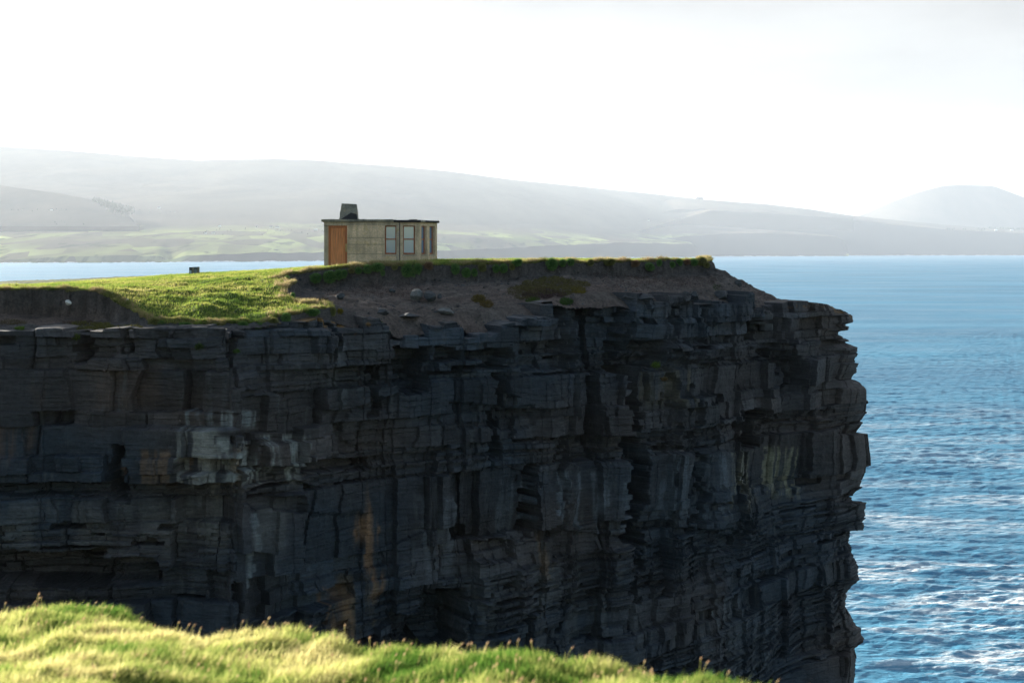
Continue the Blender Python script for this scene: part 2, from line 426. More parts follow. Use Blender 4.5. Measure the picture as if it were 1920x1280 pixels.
def strata(beds, seed):
    b, info = layers(beds, seed)
    L = np.clip(np.searchsorted(-b, -S, side='right')-1, 0, len(b)-1)
    t = info[L, 0]; w = info[L, 1]; amp = info[L, 2]; off = info[L, 3]; bed = info[L, 4]; kind = info[L, 5]; rl = info[L, 6]
    zl = (b[L]-S)                                   # depth below the layer top
    # warped joints in the layer
    uw = Ug+.30*fbm(Ug*.7, S*1.1, seed+3, 2)+.06*vnoise(Ug*3, S*5, seed+4)+rl*40
    q = uw/w+.35*np.sin(uw/w*2.3+rl*9); j = np.floor(q); fr = q-j
    edge = np.minimum(fr, 1-fr)*w
    o1 = (hsh(j, L, seed)-.5)*2; o1 = np.sign(o1)*np.abs(o1)**1.8*amp*1.45
    tilt = (hsh(j, L, seed+1)-.5)*.30*(fr-.5)*w*.8
    tz = (hsh(j, L, seed+2)-.5)*.5*(zl-.5*t)*np.where(kind == 2, .3, .55)
    # coarser joint blocks through the whole bed
    wc = 2.6+1.5*hsh(bed, seed+7); q2 = (uw*0+Ug+.25*fbm(Ug*.5, S*.6, seed+5, 2))/wc+hsh(bed, seed+8)*7; q2 = q2+.3*np.sin(q2*1.9); j2 = np.floor(q2); fr2 = q2-j2
    o2 = (hsh(j2, bed, seed+9)-.5)*.52
    t2 = (hsh(j2, bed, seed+10)-.5)*.55*(fr2-.5)*wc*.8
    e2 = np.minimum(fr2, 1-fr2)*wc
    # missing blocks
    miss = (hsh(j, L, seed+12) > np.where(kind == 0, .91, .95))*(-.2-.75*hsh(j, L, seed+13))
    groove = -.10*(1-ss(edge/.05))*np.where(kind == 2, .5, 1)*(hsh(j, L, seed+14) > .6)-.16*(1-ss(e2/.07))
    bedg = -np.where(kind == 2, .05, .10)*(1-ss(zl/np.where(kind == 2, .03, .06)))*ss(.75+1.6*vnoise(Ug*.45, L*7.7, seed+15))
    disp = off+o1+tilt+tz+o2+t2+miss+groove+bedg
    tint = hsh(j, L, seed+20)*.5+hsh(j2, bed, seed+21)*.3+rl*.2
    return disp, tint, bed, kind, rl

bedsA = [(0, -4.1, 'block', .0), (-4.1, -4.55, 'block', .05), (-4.55, -6.1, 'mass', -.02), (-6.1, -6.65, 'block', .05), (-6.65, -7.75, 'mass', -.10), (-7.75, -8.7, 'block', .16),
         (-8.7, -9.3, 'thin', -.25), (-9.3, -10.2, 'block', .0), (-10.2, -12.0, 'thin', -.05), (-12.0, -13.2, 'thin', -.3), (-13.2, -14.6, 'mass', .35), (-14.6, -16.5, 'thin', .3), (-16.5, -30, 'block', .4), (-30, -45, 'mass', .5)]
bedsB = [(0, -3.4, 'block', .05), (-3.4, -4.7, 'block', -.05), (-4.7, -5.6, 'thin', -.2), (-5.6, -7.0, 'mass', .05), (-7.0, -8.3, 'block', .06), (-8.3, -9.5, 'thin', -.16), (-9.5, -12.5, 'mass', .12),
         (-12.5, -14.2, 'block', .0), (-14.2, -17.8, 'thin', .02), (-17.8, -19.4, 'block', .18), (-19.4, -21.0, 'mass', .25), (-21., -26, 'thin', .2), (-26, -45, 'mass', .4)]
dA, tA, bA, kA, rA = strata(bedsA, 101)
dB, tB, bB, kB, rB = strata(bedsB, 202)
selA = Xi+18*fbm(Ug*.7, Zg*.7, 55, 3) < 436
disp = np.where(selA, dA, dB); tint = np.where(selA, tA, tB); kind = np.where(selA, kA, kB); rl = np.where(selA, rA, rB)
del dA, dB, tA, tB, kA, kB, bA, bB
# large buttresses and vertical master joints
wb = Ug+.5*fbm(Ug*.3, Zg*.12, 61, 2)
jb = np.floor(wb/3.4+.6*np.sin(wb*.31)); disp = disp+(hsh(jb, 71)-.5)*.8*np.where(Xi < 430, .35, 1)
wb2 = Ug+.4*fbm(Ug*.4, Zg*.25, 62, 2); zb = np.floor((Zg+.8*vnoise(Ug*.2, Zg*0, 63))/3.1); jb2 = np.floor(wb2/1.9+hsh(zb, 64)*5); fr3 = wb2/1.9+hsh(zb, 64)*5-jb2
disp = disp+((hsh(jb2, zb, 65)-.5)*.5+(hsh(jb2, zb, 66)-.5)*(fr3-.5)*.9)*np.where(Xi < 430, .3, 1)
disp = disp+.22*fbm(Ug*.25, Zg*.12, 81, 3)+.07*fbm(Ug*1.1, Zg*1.3, 83, 4)+.028*fbm(Ug*5, Zg*6, 85, 3)
# fine laminae running on through the joints
for sc_, am_, sd_n in ((4.2, .030, 68), (12., .011, 69)):
    s2 = S*sc_+.9*vnoise(Ug*.22, S*.5, sd_n)+.25*vnoise(Ug*1.3, S*2., sd_n+1); l2 = np.floor(s2); f2 = s2-l2
    md = .4+.9*np.clip(vnoise(Ug*.3, S*.6, sd_n+2)+.3, 0, 1)
    disp = disp+((hsh(l2, sd_n+3)-.5)*2*am_-.6*am_*(1-ss(np.minimum(f2, 1-f2)/.16)))*md
    del s2, l2, f2, md
# traced hollows, cracks and overhanging blocks (photo px: x0, x1, y0, y1, offset, edge)
qx = Xi+14*(hsh(np.floor(Ug/.42), np.floor(S/.30), 91)-.5)+9*fbm(Ug*.9, Zg*.9, 92, 3)
qy = Yi+7*(hsh(np.floor(Ug/.8), np.floor(S/.25), 93)-.5)+6*fbm(Ug*.6, Zg*.9, 94, 3)
feats = [(1168, 1203, 690, 1015, -3.6, 4), (1160, 1186, 640, 700, -.9, 4), (1094, 1176, 520, 700, -.75, 4), (738, 802, 652, 735, -1.15, 4), (812, 905, 652, 672, -.8, 4), (815, 897, 672, 696, .5, 3),
         (905, 945, 648, 690, -.9, 4), (965, 1085, 640, 694, -.45, 5), (-100, 222, 905, 928, -.45, 4), (212, 240, 830, 940, -.75, 4), (-400, 195, 1032, 1098, -1.4, 10), (195, 300, 1050, 1090, -.7, 14),
         (232, 436, 800, 903, .35, 3), (440, 562, 825, 872, .35, 3), (555, 700, 862, 884, -.5, 4), (785, 876, 1108, 1216, -1.7, 5), (735, 792, 1150, 1330, -1.0, 6), (1384, 1432, 768, 842, -1.3, 5), (1176, 1245, 640, 692, -.9, 4),
         (138, 170, 600, 684, -.8, 8), (232, 246, 612, 664, -.4, 4), (436, 450, 612, 664, -.4, 4), (1184, 1194, 580, 650, -.5, 5), (1255, 1266, 575, 640, -.45, 5), (1310, 1322, 575, 640, -.45, 5), (1402, 1420, 575, 640, -.5, 6),
         (1180, 1345, 645, 672, .45, 10), (988, 1004, 870, 1010, -1.5, 4), (1182, 1200, 1015, 1130, -1.0, 6), (1290, 1304, 850, 990, -.5, 4), (1104, 1120, 700, 850, -.5, 5), (1060, 1085, 560, 640, -.5, 6), (1385, 1400, 850, 1010, -.6, 5), (690, 706, 690, 780, -.5, 5), (610, 622, 610, 690, -.4, 4), (925, 940, 700, 860, -.6, 6), (1075, 1168, 872, 1000, .2, 4), (1290, 1300, 720, 830, -.3, 4), (560, 680, 960, 1108, -.15, 10), (1205, 1380, 845, 990, .2, 4), (845, 1000, 760, 800, -.2, 5), (640, 735, 770, 830, .15, 4),
         (455, 560, 930, 955, -.35, 5), (880, 960, 1010, 1050, -.4, 5), (1240, 1262, 700, 830, -.35, 4), (1480, 1496, 640, 740, -.5, 5), (1430, 1475, 660, 700, -.5, 5), (1330, 1380, 1000, 1030, -.4, 6)]
for x0, x1, y0, y1, o, e in feats:
    m = ss((qx-x0)/e+.5)*ss((x1-qx)/e+.5)*ss((qy-y0)/e+.5)*ss((y1-qy)/e+.5)
    disp = disp+o*m*(1.35 if o < 0 else 1)
# right hand end: the overhanging ledges of its outline
sil = [(560, 1535), (570, 1544), (574, 1560), (588, 1581), (590, 1590), (603, 1591), (608, 1577), (612, 1576), (613, 1583), (619, 1583), (622, 1567), (628, 1566), (634, 1578), (639, 1589), (641, 1580), (648, 1592), (651, 1604), (656, 1603), (662, 1600), (680, 1594),
       (681, 1604), (690, 1602), (708, 1592), (710, 1592), (717, 1609), (722, 1612), (729, 1620), (750, 1620), (765, 1617), (777, 1614), (800, 1598), (811, 1590), (813, 1612), (830, 1614), (860, 1617), (885, 1616), (910, 1608), (930, 1588), (939, 1587), (940, 1615),
       (955, 1612), (965, 1613), (992, 1611), (995, 1584), (1018, 1580), (1020, 1582), (1045, 1592), (1062, 1600), (1086, 1606), (1095, 1594), (1110, 1580), (1135, 1577), (1150, 1585), (1172, 1598), (1176, 1606), (1200, 1605), (1214, 1592), (1240, 1594), (1280, 1592), (1500, 1596), (2400, 1600)]
yq = Yi+2.2*(hsh(np.floor(S/.14), np.floor(Ug/1.5), 95)-.5)
so = (np.interp(yq, [a for a, b in sil], [b for a, b in sil])-1596)*79.5/F
saw = .10*(hsh(np.floor(S/.11), 97)-.5)*((Yi > 960) | ((Yi > 600) & (Yi < 720)))
wR = ss((Ug-(s_corner-4.0))/4.0)
disp = disp*(1-.62*wR)+wR*(so+saw)
wback = ss((Ug-s_corner-6)/8)
disp = disp-wback*.8
disp[0] = np.clip(disp[0], -.7, .8)
GX = PX[None]+NX[None]*disp; GY = PY[None]+NY[None]*disp
# rock colour
tv = .35+1.3*tint
bx = fbm(Ug*.16, Zg*.22, 301, 3)
brown = np.clip(.5*ss((640-Xi)/260)*ss((860-Yi)/120)+.35*ss((Xi-1480)/90)+.15+.9*np.clip(bx, -.4, .8)+.25*(rl-.5), 0, 1)
cb = np.array([.027, .036, .047]); cw = np.array([.064, .048, .041])
RC = cb[None, None]*(1-brown[..., None])+cw[None, None]*brown[..., None]
RC = RC*tv[..., None]
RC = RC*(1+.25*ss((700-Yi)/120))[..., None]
ncol_front = int(np.searchsorted(U, s_corner))
def stain(x0, x1, y0, y1, c, a, e=14, seed=0, f=4.):
    global RC
    i0, i1 = np.searchsorted(Ximg[:ncol_front], [x0-40, x1+40]); j1 = int(np.searchsorted(rows_t, (y1+e*3-560)*80/F+1)); j1 = min(max(j1, 5), nr)
    sl_ = (slice(0, j1), slice(i0, i1))
    m = ss((qx[sl_]-x0)/e+.5)*ss((x1-qx[sl_])/e+.5)*ss((Yi[sl_]-y0)/e+.5)*ss((y1-Yi[sl_])/(e*2.5)+.5)
    stv = ss((fbm(Ug[sl_]*f, Zg[sl_]*.35, 400+seed, 4)+.15)/.45)
    m = (m*stv*a)[..., None]; RC[sl_] = RC[sl_]*(1-m)+np.array(c)*m
stain(345, 415, 800, 912, (.24, .225, .20), 1., 10, 1); stain(415, 560, 815, 905, (.26, .26, .24), 1., 10, 2); stain(330, 480, 770, 800, (.22, .23, .23), .9, 8, 3)
stain(370, 430, 905, 1010, (.15, .14, .12), .6, 12, 4); stain(430, 470, 835, 905, (.19, .12, .06), .7, 10, 5); stain(668, 716, 890, 1120, (.21, .115, .06), 1., 14, 6, 2.); stain(640, 700, 1080, 1190, (.13, .09, .05), .5, 14, 16)
stain(1060, 1130, 885, 990, (.14, .16, .18), .7, 12, 7); stain(1360, 1410, 845, 950, (.17, .16, .12), .75, 10, 8); stain(1440, 1490, 838, 930, (.19, .18, .12), .85, 10, 9); stain(1210, 1360, 850, 970, (.10, .12, .14), .6, 14, 10)
stain(455, 475, 960, 1110, (.17, .19, .20), .8, 6, 11); stain(220, 360, 840, 905, (.15, .095, .06), .8, 14, 12); stain(-60, 60, 800, 860, (.10, .065, .05), .7, 14, 13); stain(1280, 1420, 1120, 1290, (.11, .12, .13), .5, 20, 14)
stain(-60, 600, 940, 1030, (.12, .115, .105), .45, 20, 15, 1.2); stain(1190, 1300, 690, 760, (.12, .10, .06), .5, 14, 17); stain(790, 860, 930, 1080, (.10, .11, .12), .5, 14, 18); stain(870, 1200, 1060, 1230, (.12, .125, .125), .35, 20, 19, 1.5)
stain(60, 420, 690, 765, (.10, .066, .05), .6, 20, 21, .8); stain(-60, 60, 790, 860, (.14, .085, .06), .7, 14, 22, 1.5); stain(600, 660, 1100, 1200, (.17, .10, .055), .8, 12, 23, 2.); stain(1000, 1030, 1000, 1080, (.15, .10, .06), .7, 10, 24)
stain(1120, 1165, 900, 1000, (.13, .15, .17), .35, 8, 25); stain(940, 1000, 900, 1000, (.12, .14, .16), .3, 12, 26); stain(600, 700, 640, 760, (.10, .11, .115), .5, 16, 27, 2.)
# orange lichen on the topmost edges
li = ss((fbm(Ug*2.2, Zg*3, 501, 3)-.12)/.15)*ss((.45-(Zref-Zg))/.3)*(((Xi > 520) & (Xi < 700)) | (Xi > 1470)).astype(float)*.8
RC = RC*(1-li[..., None])+np.array([.22, .11, .02])*li[..., None]
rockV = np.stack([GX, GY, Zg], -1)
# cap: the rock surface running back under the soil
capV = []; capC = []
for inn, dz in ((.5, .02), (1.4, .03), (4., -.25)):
    capV.append(np.stack([PX-NX*inn, PY-NY*inn, ZTOP+dz+.05*fbm(U*1.5, U*0+inn, 601, 3)], -1)); capC.append(RC[0]*.9)  # cap colour lowered to stand in for shade on the ledge
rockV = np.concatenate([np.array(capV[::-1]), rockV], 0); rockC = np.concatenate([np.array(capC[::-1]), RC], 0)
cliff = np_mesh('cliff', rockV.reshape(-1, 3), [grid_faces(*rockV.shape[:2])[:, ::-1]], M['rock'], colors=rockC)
tag(cliff, 'dark layered sea cliff with blocky beds and ledges', 'cliff', kind='structure')
del RC, Xi, Yi, S, Ug, Dg, qx, qy, disp, GX, GY, tint, kind, rl

# ------------------------------------------------------------------ HEADLAND: earth bank and turf
def pts3(lst):
    return [P(x, y, D) for x, y, D in lst]
turf_pts = pts3([(-420, 556, 75), (-420, 556, 60), (-200, 548, 66), (0, 541, 68), (0, 543, 60.2), (100, 539.5, 62), (165, 543, 60), (200, 556, 58.8), (230, 573, 57.4), (280, 600, 55.4), (420, 609, 54.8), (500, 600, 55.6), (560, 588, 56.6), (622, 578, 58.1),
                 (480, 578, 58.5), (400, 585, 57), (400, 562, 60), (300, 566, 59.5), (500, 560, 61), (350, 538, 66), (480, 542, 64), (540, 525, 66.5), (250, 528, 70), (360, 515, 77), (480, 509.5, 77), (560, 508.5, 71), (610, 504, 69.2), (700, 497, 69.2), (800, 493.5, 69.5),
                 (960, 491, 71), (1150, 489.5, 74), (1335, 488.5, 78), (560, 505, 78), (700, 494, 76), (900, 489, 78), (1100, 488.5, 82), (1250, 488, 84), (600, 505, 90), (300, 522, 90), (0, 545, 85), (900, 492, 95), (1200, 491, 95)])
earth_pts = pts3([(-420, 618, 54.6), (0, 618, 54.2), (140, 618, 54.3), (280, 617, 54.1), (420, 617, 53.7), (-420, 598, 59.6), (0, 593, 59.6), (100, 594, 60), (165, 598, 59.2), (230, 606, 57), (280, 611, 55.2), (420, 613, 54.6), (520, 607, 55.4), (640, 597, 58.2), (700, 598, 58.8),
                  (600, 542, 67.6), (548, 550, 64), (555, 568, 60.5), (620, 580, 59.2), (700, 537, 67.8), (800, 531, 68.0), (960, 521, 69.4), (1150, 514, 72.2), (1300, 508, 76.0), (1345, 500, 78), (620, 558, 63), (700, 560, 64), (800, 556, 65), (960, 545, 66.6), (1060, 525, 68.8), (1150, 530, 70), (1250, 527, 73),
                  (760, 600, 60), (850, 594, 61), (920, 584, 62.2), (1000, 570, 64), (1080, 556, 65.2), (1150, 560, 66.2), (1250, 558, 68.6), (1340, 556, 71), (1400, 560, 73), (1465, 569, 75.2), (1540, 572, 78),
                  (1390, 527, 79), (1365, 512, 79), (1430, 548, 79), (1465, 567, 80), (1540, 574, 80), (1390, 540, 90), (1465, 575, 90), (1340, 505, 90), (1300, 510, 100), (1460, 590, 105)])
f_turf, f_earth = RBF(turf_pts, .03), RBF(earth_pts, .03)
turf_poly_px = [(-520, 60.2), (-200, 60.0), (0, 60.2), (60, 60.6), (110, 60.4), (160, 59.8), (200, 58.8), (240, 57.2), (272, 55.5), (300, 55.05), (420, 54.75), (500, 55.6), (560, 56.6), (600, 57.5), (632, 58.2),
                (622, 59.2), (575, 60.0), (548, 61.2), (540, 63.2), (562, 64.6), (545, 66.0), (528, 67.2), (552, 68.4), (620, 68.7), (700, 68.7), (800, 68.9), (880, 69.3), (960, 70.2), (1060, 71.4), (1150, 73.1), (1250, 75.2), (1300, 76.5), (1334, 77.6),
                (1338, 80), (1325, 88), (1300, 100), (1250, 125), (-520, 125)]
turf_poly = [((x-960)*D/F, D) for x, D in turf_poly_px]
cols = np.arange(-470, 1640, 1.9)
rows = np.concatenate([np.arange(53, 81, .055), np.arange(81, 118, .35)])
A_, D_ = np.meshgrid((cols-960)/F, rows); XI_ = 960+A_*F
X_, Y_ = A_*D_, D_
zt = f_turf(X_, Y_); ze = f_earth(X_, Y_)
wx = X_+.22*fbm(X_*1.1, Y_*1.1, 701, 3)+.06*fbm(X_*5, Y_*5, 702, 2); wy = Y_+.26*fbm(X_*1.0, Y_*1.0, 703, 3)+.05*vnoise(X_*9, Y_*3, 704)
dd, ins = poly_dist(wx, wy, turf_poly)
sd = np.where(ins, dd, -dd)
sd = sd-.09*np.abs(vnoise(X_*3.2+.5*vnoise(X_*1.1, Y_*0, 707), Y_*.3, 706))*(sd < .05)-.05*np.abs(vnoise(X_*9, Y_*.3, 708))*(sd < .05)
hum = .10*fbm(X_*.8, Y_*.8, 711, 3)+.09*np.abs(fbm(X_*1.9, Y_*1.6, 712, 2))+.035*fbm(X_*5, Y_*5, 713, 2)
slopey = ss((560-(960+X_/Y_*F))/120)*ss((74-Y_)/6)       # lumpier on the grassy hollow at the left
bank_x = ss(((960+X_/Y_*F)-330)/60)*ss((66-Y_)/3)*ss((Y_-55)/2)
zt = zt+hum*(.5+.55*slopey+.55*bank_x)
rnd = ss(sd/.45)
zt = zt-.06*(1-rnd)+.20*np.clip(fbm(X_*1.5, Y_*.5, 709, 3), 0, 1)*(1-ss(sd/.9))*(XI_ > 540)
ze = np.minimum(ze, np.where(sd > 0, zt-.05, ze))
rough = .15*fbm(X_*.9, Y_*.9, 721, 4)+.07*fbm(X_*4, Y_*4, 722, 3)
gul = -.22*np.abs(vnoise(X_*1.7+.4*Y_, Y_*.30, 723))-.10*np.abs(vnoise(X_*4.5+.3*Y_, Y_*.5, 725))
ze = ze+rough+gul*ss((66-Y_)/-3)
kx = ss((sd+.16)/.20)
Zt = ze*(1-kx)+zt*kx
# the bank falls steeply below the turf, then shelves
edge2 = [(PX[i], PY[i]) for i in range(0, len(U), 12)]
hp = edge2+[(10, 140), (-80, 140), (-80, 40)]
de, insd = poly_dist(X_, Y_, hp)
_d2, _ = poly_dist(X_, Y_, edge2, closed=False)
near = ss(1-_d2/.9)
ztl = np.interp(XI_, np.maximum.accumulate(Ximg[:ncol_front]), ZTOP[:ncol_front])
ztl = (ztl+np.roll(ztl, 4, 1)+np.roll(ztl, -4, 1))/3
near2 = ss(1-_d2/1.5)
Zt = np.where((sd < -.05), np.where(XI_ > 620, Zt*(1-near2)+np.minimum(Zt, ztl-.04)*near2, Zt-.10*near), Zt)
back = ss((Y_-100)/16); Zt = Zt*(1-back)+back*(H-12)
keep = insd & (_d2 > .22+.55*np.clip(fbm(X_*.8, Y_*.8, 724, 3)+.15, 0, 1)*(XI_ > 640))
TV = np.stack([X_, Y_, Zt], -1)
fk = keep[:-1, :-1] & keep[1:, :-1] & keep[:-1, 1:] & keep[1:, 1:]
tmask = (sd > .015); ft = tmask[:-1, :-1] & tmask[1:, :-1] & tmask[:-1, 1:] & tmask[1:, 1:]
Vf = TV.reshape(-1, 3)
XI = 960+X_/Y_*F; YI = YH+(H-Zt)*F/Y_
# soil colours: dark peat under the turf, reddish scree below, grey clay patches
below = f_turf(X_, Y_)-Zt
peat = ss((.95-below)/.25)*ss((sd+1.3)/.4)
n1 = fbm(X_*.6, Y_*.9, 731, 4); n2 = fbm(X_*2.5, Y_*2.5, 732, 3)
EC = np.array([.128, .096, .082])*(1-ss(.5+n1)[..., None])+np.array([.118, .098, .086])*ss(.5+n1)[..., None]
EC = EC*(1+.35*n2[..., None])
EC = EC*(1-peat[..., None])+np.array([.085, .074, .068])*peat[..., None]
lf = ss((330-XI)/60)[..., None]
EC = EC*(1-lf)+lf*(np.array([.115, .085, .07])*(1-peat[..., None])+np.array([.085, .072, .064])*peat[..., None])*(1+.4*n2[..., None])
shelf = (ss((57.6-Y_)/1.5)*ss((560-XI)/40))[..., None]
EC = EC*(1-shelf)+np.array([.085, .080, .077])*shelf
v, f, c = compact(Vf, grid_faces(*X_.shape, mask=fk & ~ft), EC.reshape(-1, 3))
eb = np_mesh('earth_bank', v, [f], M['earth'], colors=c, smooth=True); tag(eb, kind='structure')
v, f = compact(Vf, grid_faces(*X_.shape, mask=fk & ft))
tp = np_mesh('grass_plateau', v, [f], M['turf'], smooth=True); tag(tp, kind='structure')

def bil(i, j, u, v):
    G = TV
    return (G[i, j]*((1-u)*(1-v))[:, None]+G[i, j+1]*(u*(1-v))[:, None]+G[i+1, j]*((1-u)*v)[:, None]+G[i+1, j+1]*(u*v)[:, None])
cellarea = np.linalg.norm(np.cross(TV[1:, :-1]-TV[:-1, :-1], TV[:-1, 1:]-TV[:-1, :-1]), axis=-1)
def scatter(mask, n, wgt=None):
    w = np.where(mask, cellarea if wgt is None else cellarea*wgt, 0).ravel(); w = w/w.sum()
    k = rng.choice(len(w), n, p=w); i, j = np.unravel_index(k, mask.shape)
    u, v = rng.random(n), rng.random(n)
    return bil(i, j, u, v), i, j

# short turf on the headland
front = ft & fk & (D_[:-1, :-1] < 84) & (XI[:-1, :-1] > -90)
sdc = sd[:-1, :-1]
b, i, j = scatter(front, 230000, 1+1.6*(sdc < .5))
n = len(b); sdb = sd[i, j]
tt = np.clip(.5+.45*fbm(b[:, 0]*.5, b[:, 1]*.5, 741, 3)+.25*fbm(b[:, 0]*2.2, b[:, 1]*2.2, 742, 2)+rng.normal(0, .13, n), 0, 1)
tt = np.clip(tt+.25*(1-ss(sdb/.6))*(XI[i, j] > 560), 0, 1)
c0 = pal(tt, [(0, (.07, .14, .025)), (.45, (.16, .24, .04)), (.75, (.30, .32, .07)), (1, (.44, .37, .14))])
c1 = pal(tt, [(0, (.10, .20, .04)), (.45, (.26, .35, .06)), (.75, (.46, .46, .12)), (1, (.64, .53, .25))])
L = rng.uniform(.06, .15, n)*(1+.35*(1-ss(sdb/.5))*(XI[i, j] > 560)); W = rng.uniform(.012, .024, n)
g = np.stack([np.gradient(Zt, axis=1)/np.gradient(X_, axis=1), np.gradient(Zt, axis=0)/np.gradient(Y_, axis=0)], -1)[i, j]
lean = np.concatenate([-g*.6, np.zeros((n, 1))], 1)+rng.normal(0, .42, (n, 3))*[1, 1, 0]+np.array([.25, -.2, 0])
# long blades fringing and hanging over the bank edge
rimm = front & (sdc < .40) & (sdc > 0)
bf, i2, j2 = scatter(rimm, 46000); nf_ = len(bf)
cl = fbm(bf[:, 0]*1.4, bf[:, 1]*1.4, 761, 3); tf = np.clip(.74+.5*fbm(bf[:, 0]*2.1, bf[:, 1]*2.1, 762, 2)+rng.normal(0, .16, nf_), 0, 1); xi2 = XI[i2, j2]
Lf = rng.uniform(.08, .20, nf_)*(1+1.0*np.clip(cl, -.6, 1)); out_ = (1-ss(sd[i2, j2]/.35))[:, None]
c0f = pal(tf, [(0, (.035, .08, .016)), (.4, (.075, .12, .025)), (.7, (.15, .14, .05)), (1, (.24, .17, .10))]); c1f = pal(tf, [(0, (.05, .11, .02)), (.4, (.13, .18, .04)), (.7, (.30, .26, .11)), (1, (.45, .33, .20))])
# ragged upright tufts on the skyline of the rim
tu, i3, j3 = scatter(front & (sdc < .9) & (sdc > 0) & (XI[:-1, :-1] > 500), 15000, np.clip(fbm(X_*2.3, Y_*1.2, 763, 2)[:-1, :-1]-.08, 0, 1)**1.2+.002); nt_ = len(tu)
t3 = np.clip(rng.normal(.8, .18, nt_), 0, 1)
bf = np.concatenate([bf, tu]); Lf = np.concatenate([Lf, rng.uniform(.10, .30, nt_)]); nf_ = len(bf); out_ = np.concatenate([out_, np.zeros((nt_, 1))])
PF0 = [(0, (.035, .08, .016)), (.4, (.075, .12, .025)), (.7, (.15, .14, .05)), (1, (.24, .17, .10))]; PF1 = [(0, (.07, .14, .03)), (.4, (.18, .22, .06)), (.7, (.42, .36, .16)), (1, (.62, .47, .29))]
c0f = np.concatenate([c0f, pal(t3, PF0)]); c1f = np.concatenate([c1f, pal(t3, PF1)])
b = np.concatenate([b, bf]); L = np.concatenate([L, Lf]); W = np.concatenate([W, rng.uniform(.012, .022, nf_)])
lean = np.concatenate([lean, np.array([.1, -.75, -.25])*out_+rng.normal(0, .4, (nf_, 3))*[1, .8, .3]]); c0 = np.concatenate([c0, c0f]); c1 = np.concatenate([c1, c1f])
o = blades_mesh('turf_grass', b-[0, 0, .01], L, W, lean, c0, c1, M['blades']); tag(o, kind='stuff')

# loose shale strewn over the scree
scr = fk & ~ft & (XI[:-1, :-1] > 560) & (XI[:-1, :-1] < 1480)
p, i, j = scatter(scr, 4200, .25+np.clip(fbm(X_*.5, Y_*.7, 771, 3)[:-1, :-1]+.2, 0, 1)*2); n = len(p)
r0 = .018+.075*rng.random(n)**4; oc = np.array([[1, 0, 0], [0, 1, 0], [-1, 0, 0], [0, -1, 0], [0, 0, .6], [0, 0, -.6]])
V = p[:, None]+oc[None]*(r0[:, None]*rng.uniform(.6, 1.5, (n, 18)).reshape(n, 18)).reshape(n, 6, 3)
fo_ = np.array([[0, 1, 4], [1, 2, 4], [2, 3, 4], [3, 0, 4], [1, 0, 5], [2, 1, 5], [3, 2, 5], [0, 3, 5]])
cs = np.array([.075, .068, .062])*rng.uniform(.45, 1.7, (n, 1))*np.where(rng.random((n, 1)) < .5, 1, np.array([.75, .9, 1.05]))
o = np_mesh('scree_gravel', V.reshape(-1, 3), [(np.arange(n)[:, None, None]*6+fo_[None]).reshape(-1, 3)], M['earth'], colors=np.repeat(cs, 6, 0)); tag(o, kind='stuff')

# heather and moss on the scree and the rock shelf
def in_ell(cx, cy, rx, ry, rot=0.):
    x = (XI-cx)/rx; y = (YI-cy)/ry
    return (x*x+y*y+.9*fbm(XI*.05, YI*.09, 751, 3) < 1)
earthc = (fk & ~ft)
hb, hc0, hc1, hl = [], [], [], []
for cx_, cy_, rx, ry, pc, dens in [(1035, 537, 62, 17, (.13, .115, .045), 9000), (985, 548, 30, 14, (.12, .10, .05), 2600), (1020, 552, 36, 9, (.085, .055, .055), 2600), (1085, 545, 16, 8, (.16, .13, .03), 1200), (1060, 566, 14, 6, (.06, .11, .03), 900), (1000, 564, 14, 5, (.08, .12, .03), 700),
                              (896, 560, 12, 7, (.15, .115, .04), 900), (912, 570, 12, 7, (.14, .10, .035), 900), (606, 567, 12, 7, (.10, .075, .035), 700), (637, 586, 5, 5, (.17, .14, .02), 250),
                              (165, 613, 46, 8, (.13, .12, .035), 3000), (240, 616, 26, 5, (.14, .125, .035), 1500), (36, 617, 10, 3, (.10, .16, .03), 400), (115, 621, 5, 3, (.24, .22, .02), 200), (150, 606, 40, 4, (.11, .08, .06), 800), (20, 605, 30, 5, (.10, .08, .04), 500),
                              (1350, 548, 14, 5, (.07, .09, .035), 500), (1345, 540, 10, 5, (.06, .09, .03), 400), (1385, 535, 20, 5, (.06, .05, .045), 500), (1180, 515, 80, 8, (.10, .07, .06), 900), (700, 545, 90, 14, (.10, .072, .06), 1500), (1250, 530, 90, 14, (.11, .078, .065), 1500)]:
    m = earthc & in_ell(cx_, cy_, rx, ry)[:-1, :-1]
    if not m.any(): continue
    p, i, j = scatter(m, dens); t_ = rng.uniform(.6, 1.4, (dens, 1))
    hb.append(p); hc0.append(np.array(pc)*t_*.6); hc1.append(np.array(pc)*t_*1.15); hl.append(rng.uniform(.05, .14, dens))
hb, hc0, hc1, hl = map(np.concatenate, (hb, hc0, hc1, hl)); n = len(hb)
o = blades_mesh('heath_patch', hb-[0, 0, .01], hl, rng.uniform(.014, .03, n), rng.normal(0, .6, (n, 3))*[1, 1, .2]+[.1, -.35, 0], hc0, hc1, M['heath']); tag(o, kind='stuff')

def on_ground(x, y, front_only=True):
    """the headland surface point that the photo pixel sees"""
    d = (XI-x)**2+((YI-y)*1.5)**2+np.where(keep, 0, 1e6)+(Y_-50)*.02
    i, j = np.unravel_index(np.argmin(d), d.shape); return TV[i, j].copy(), i, j

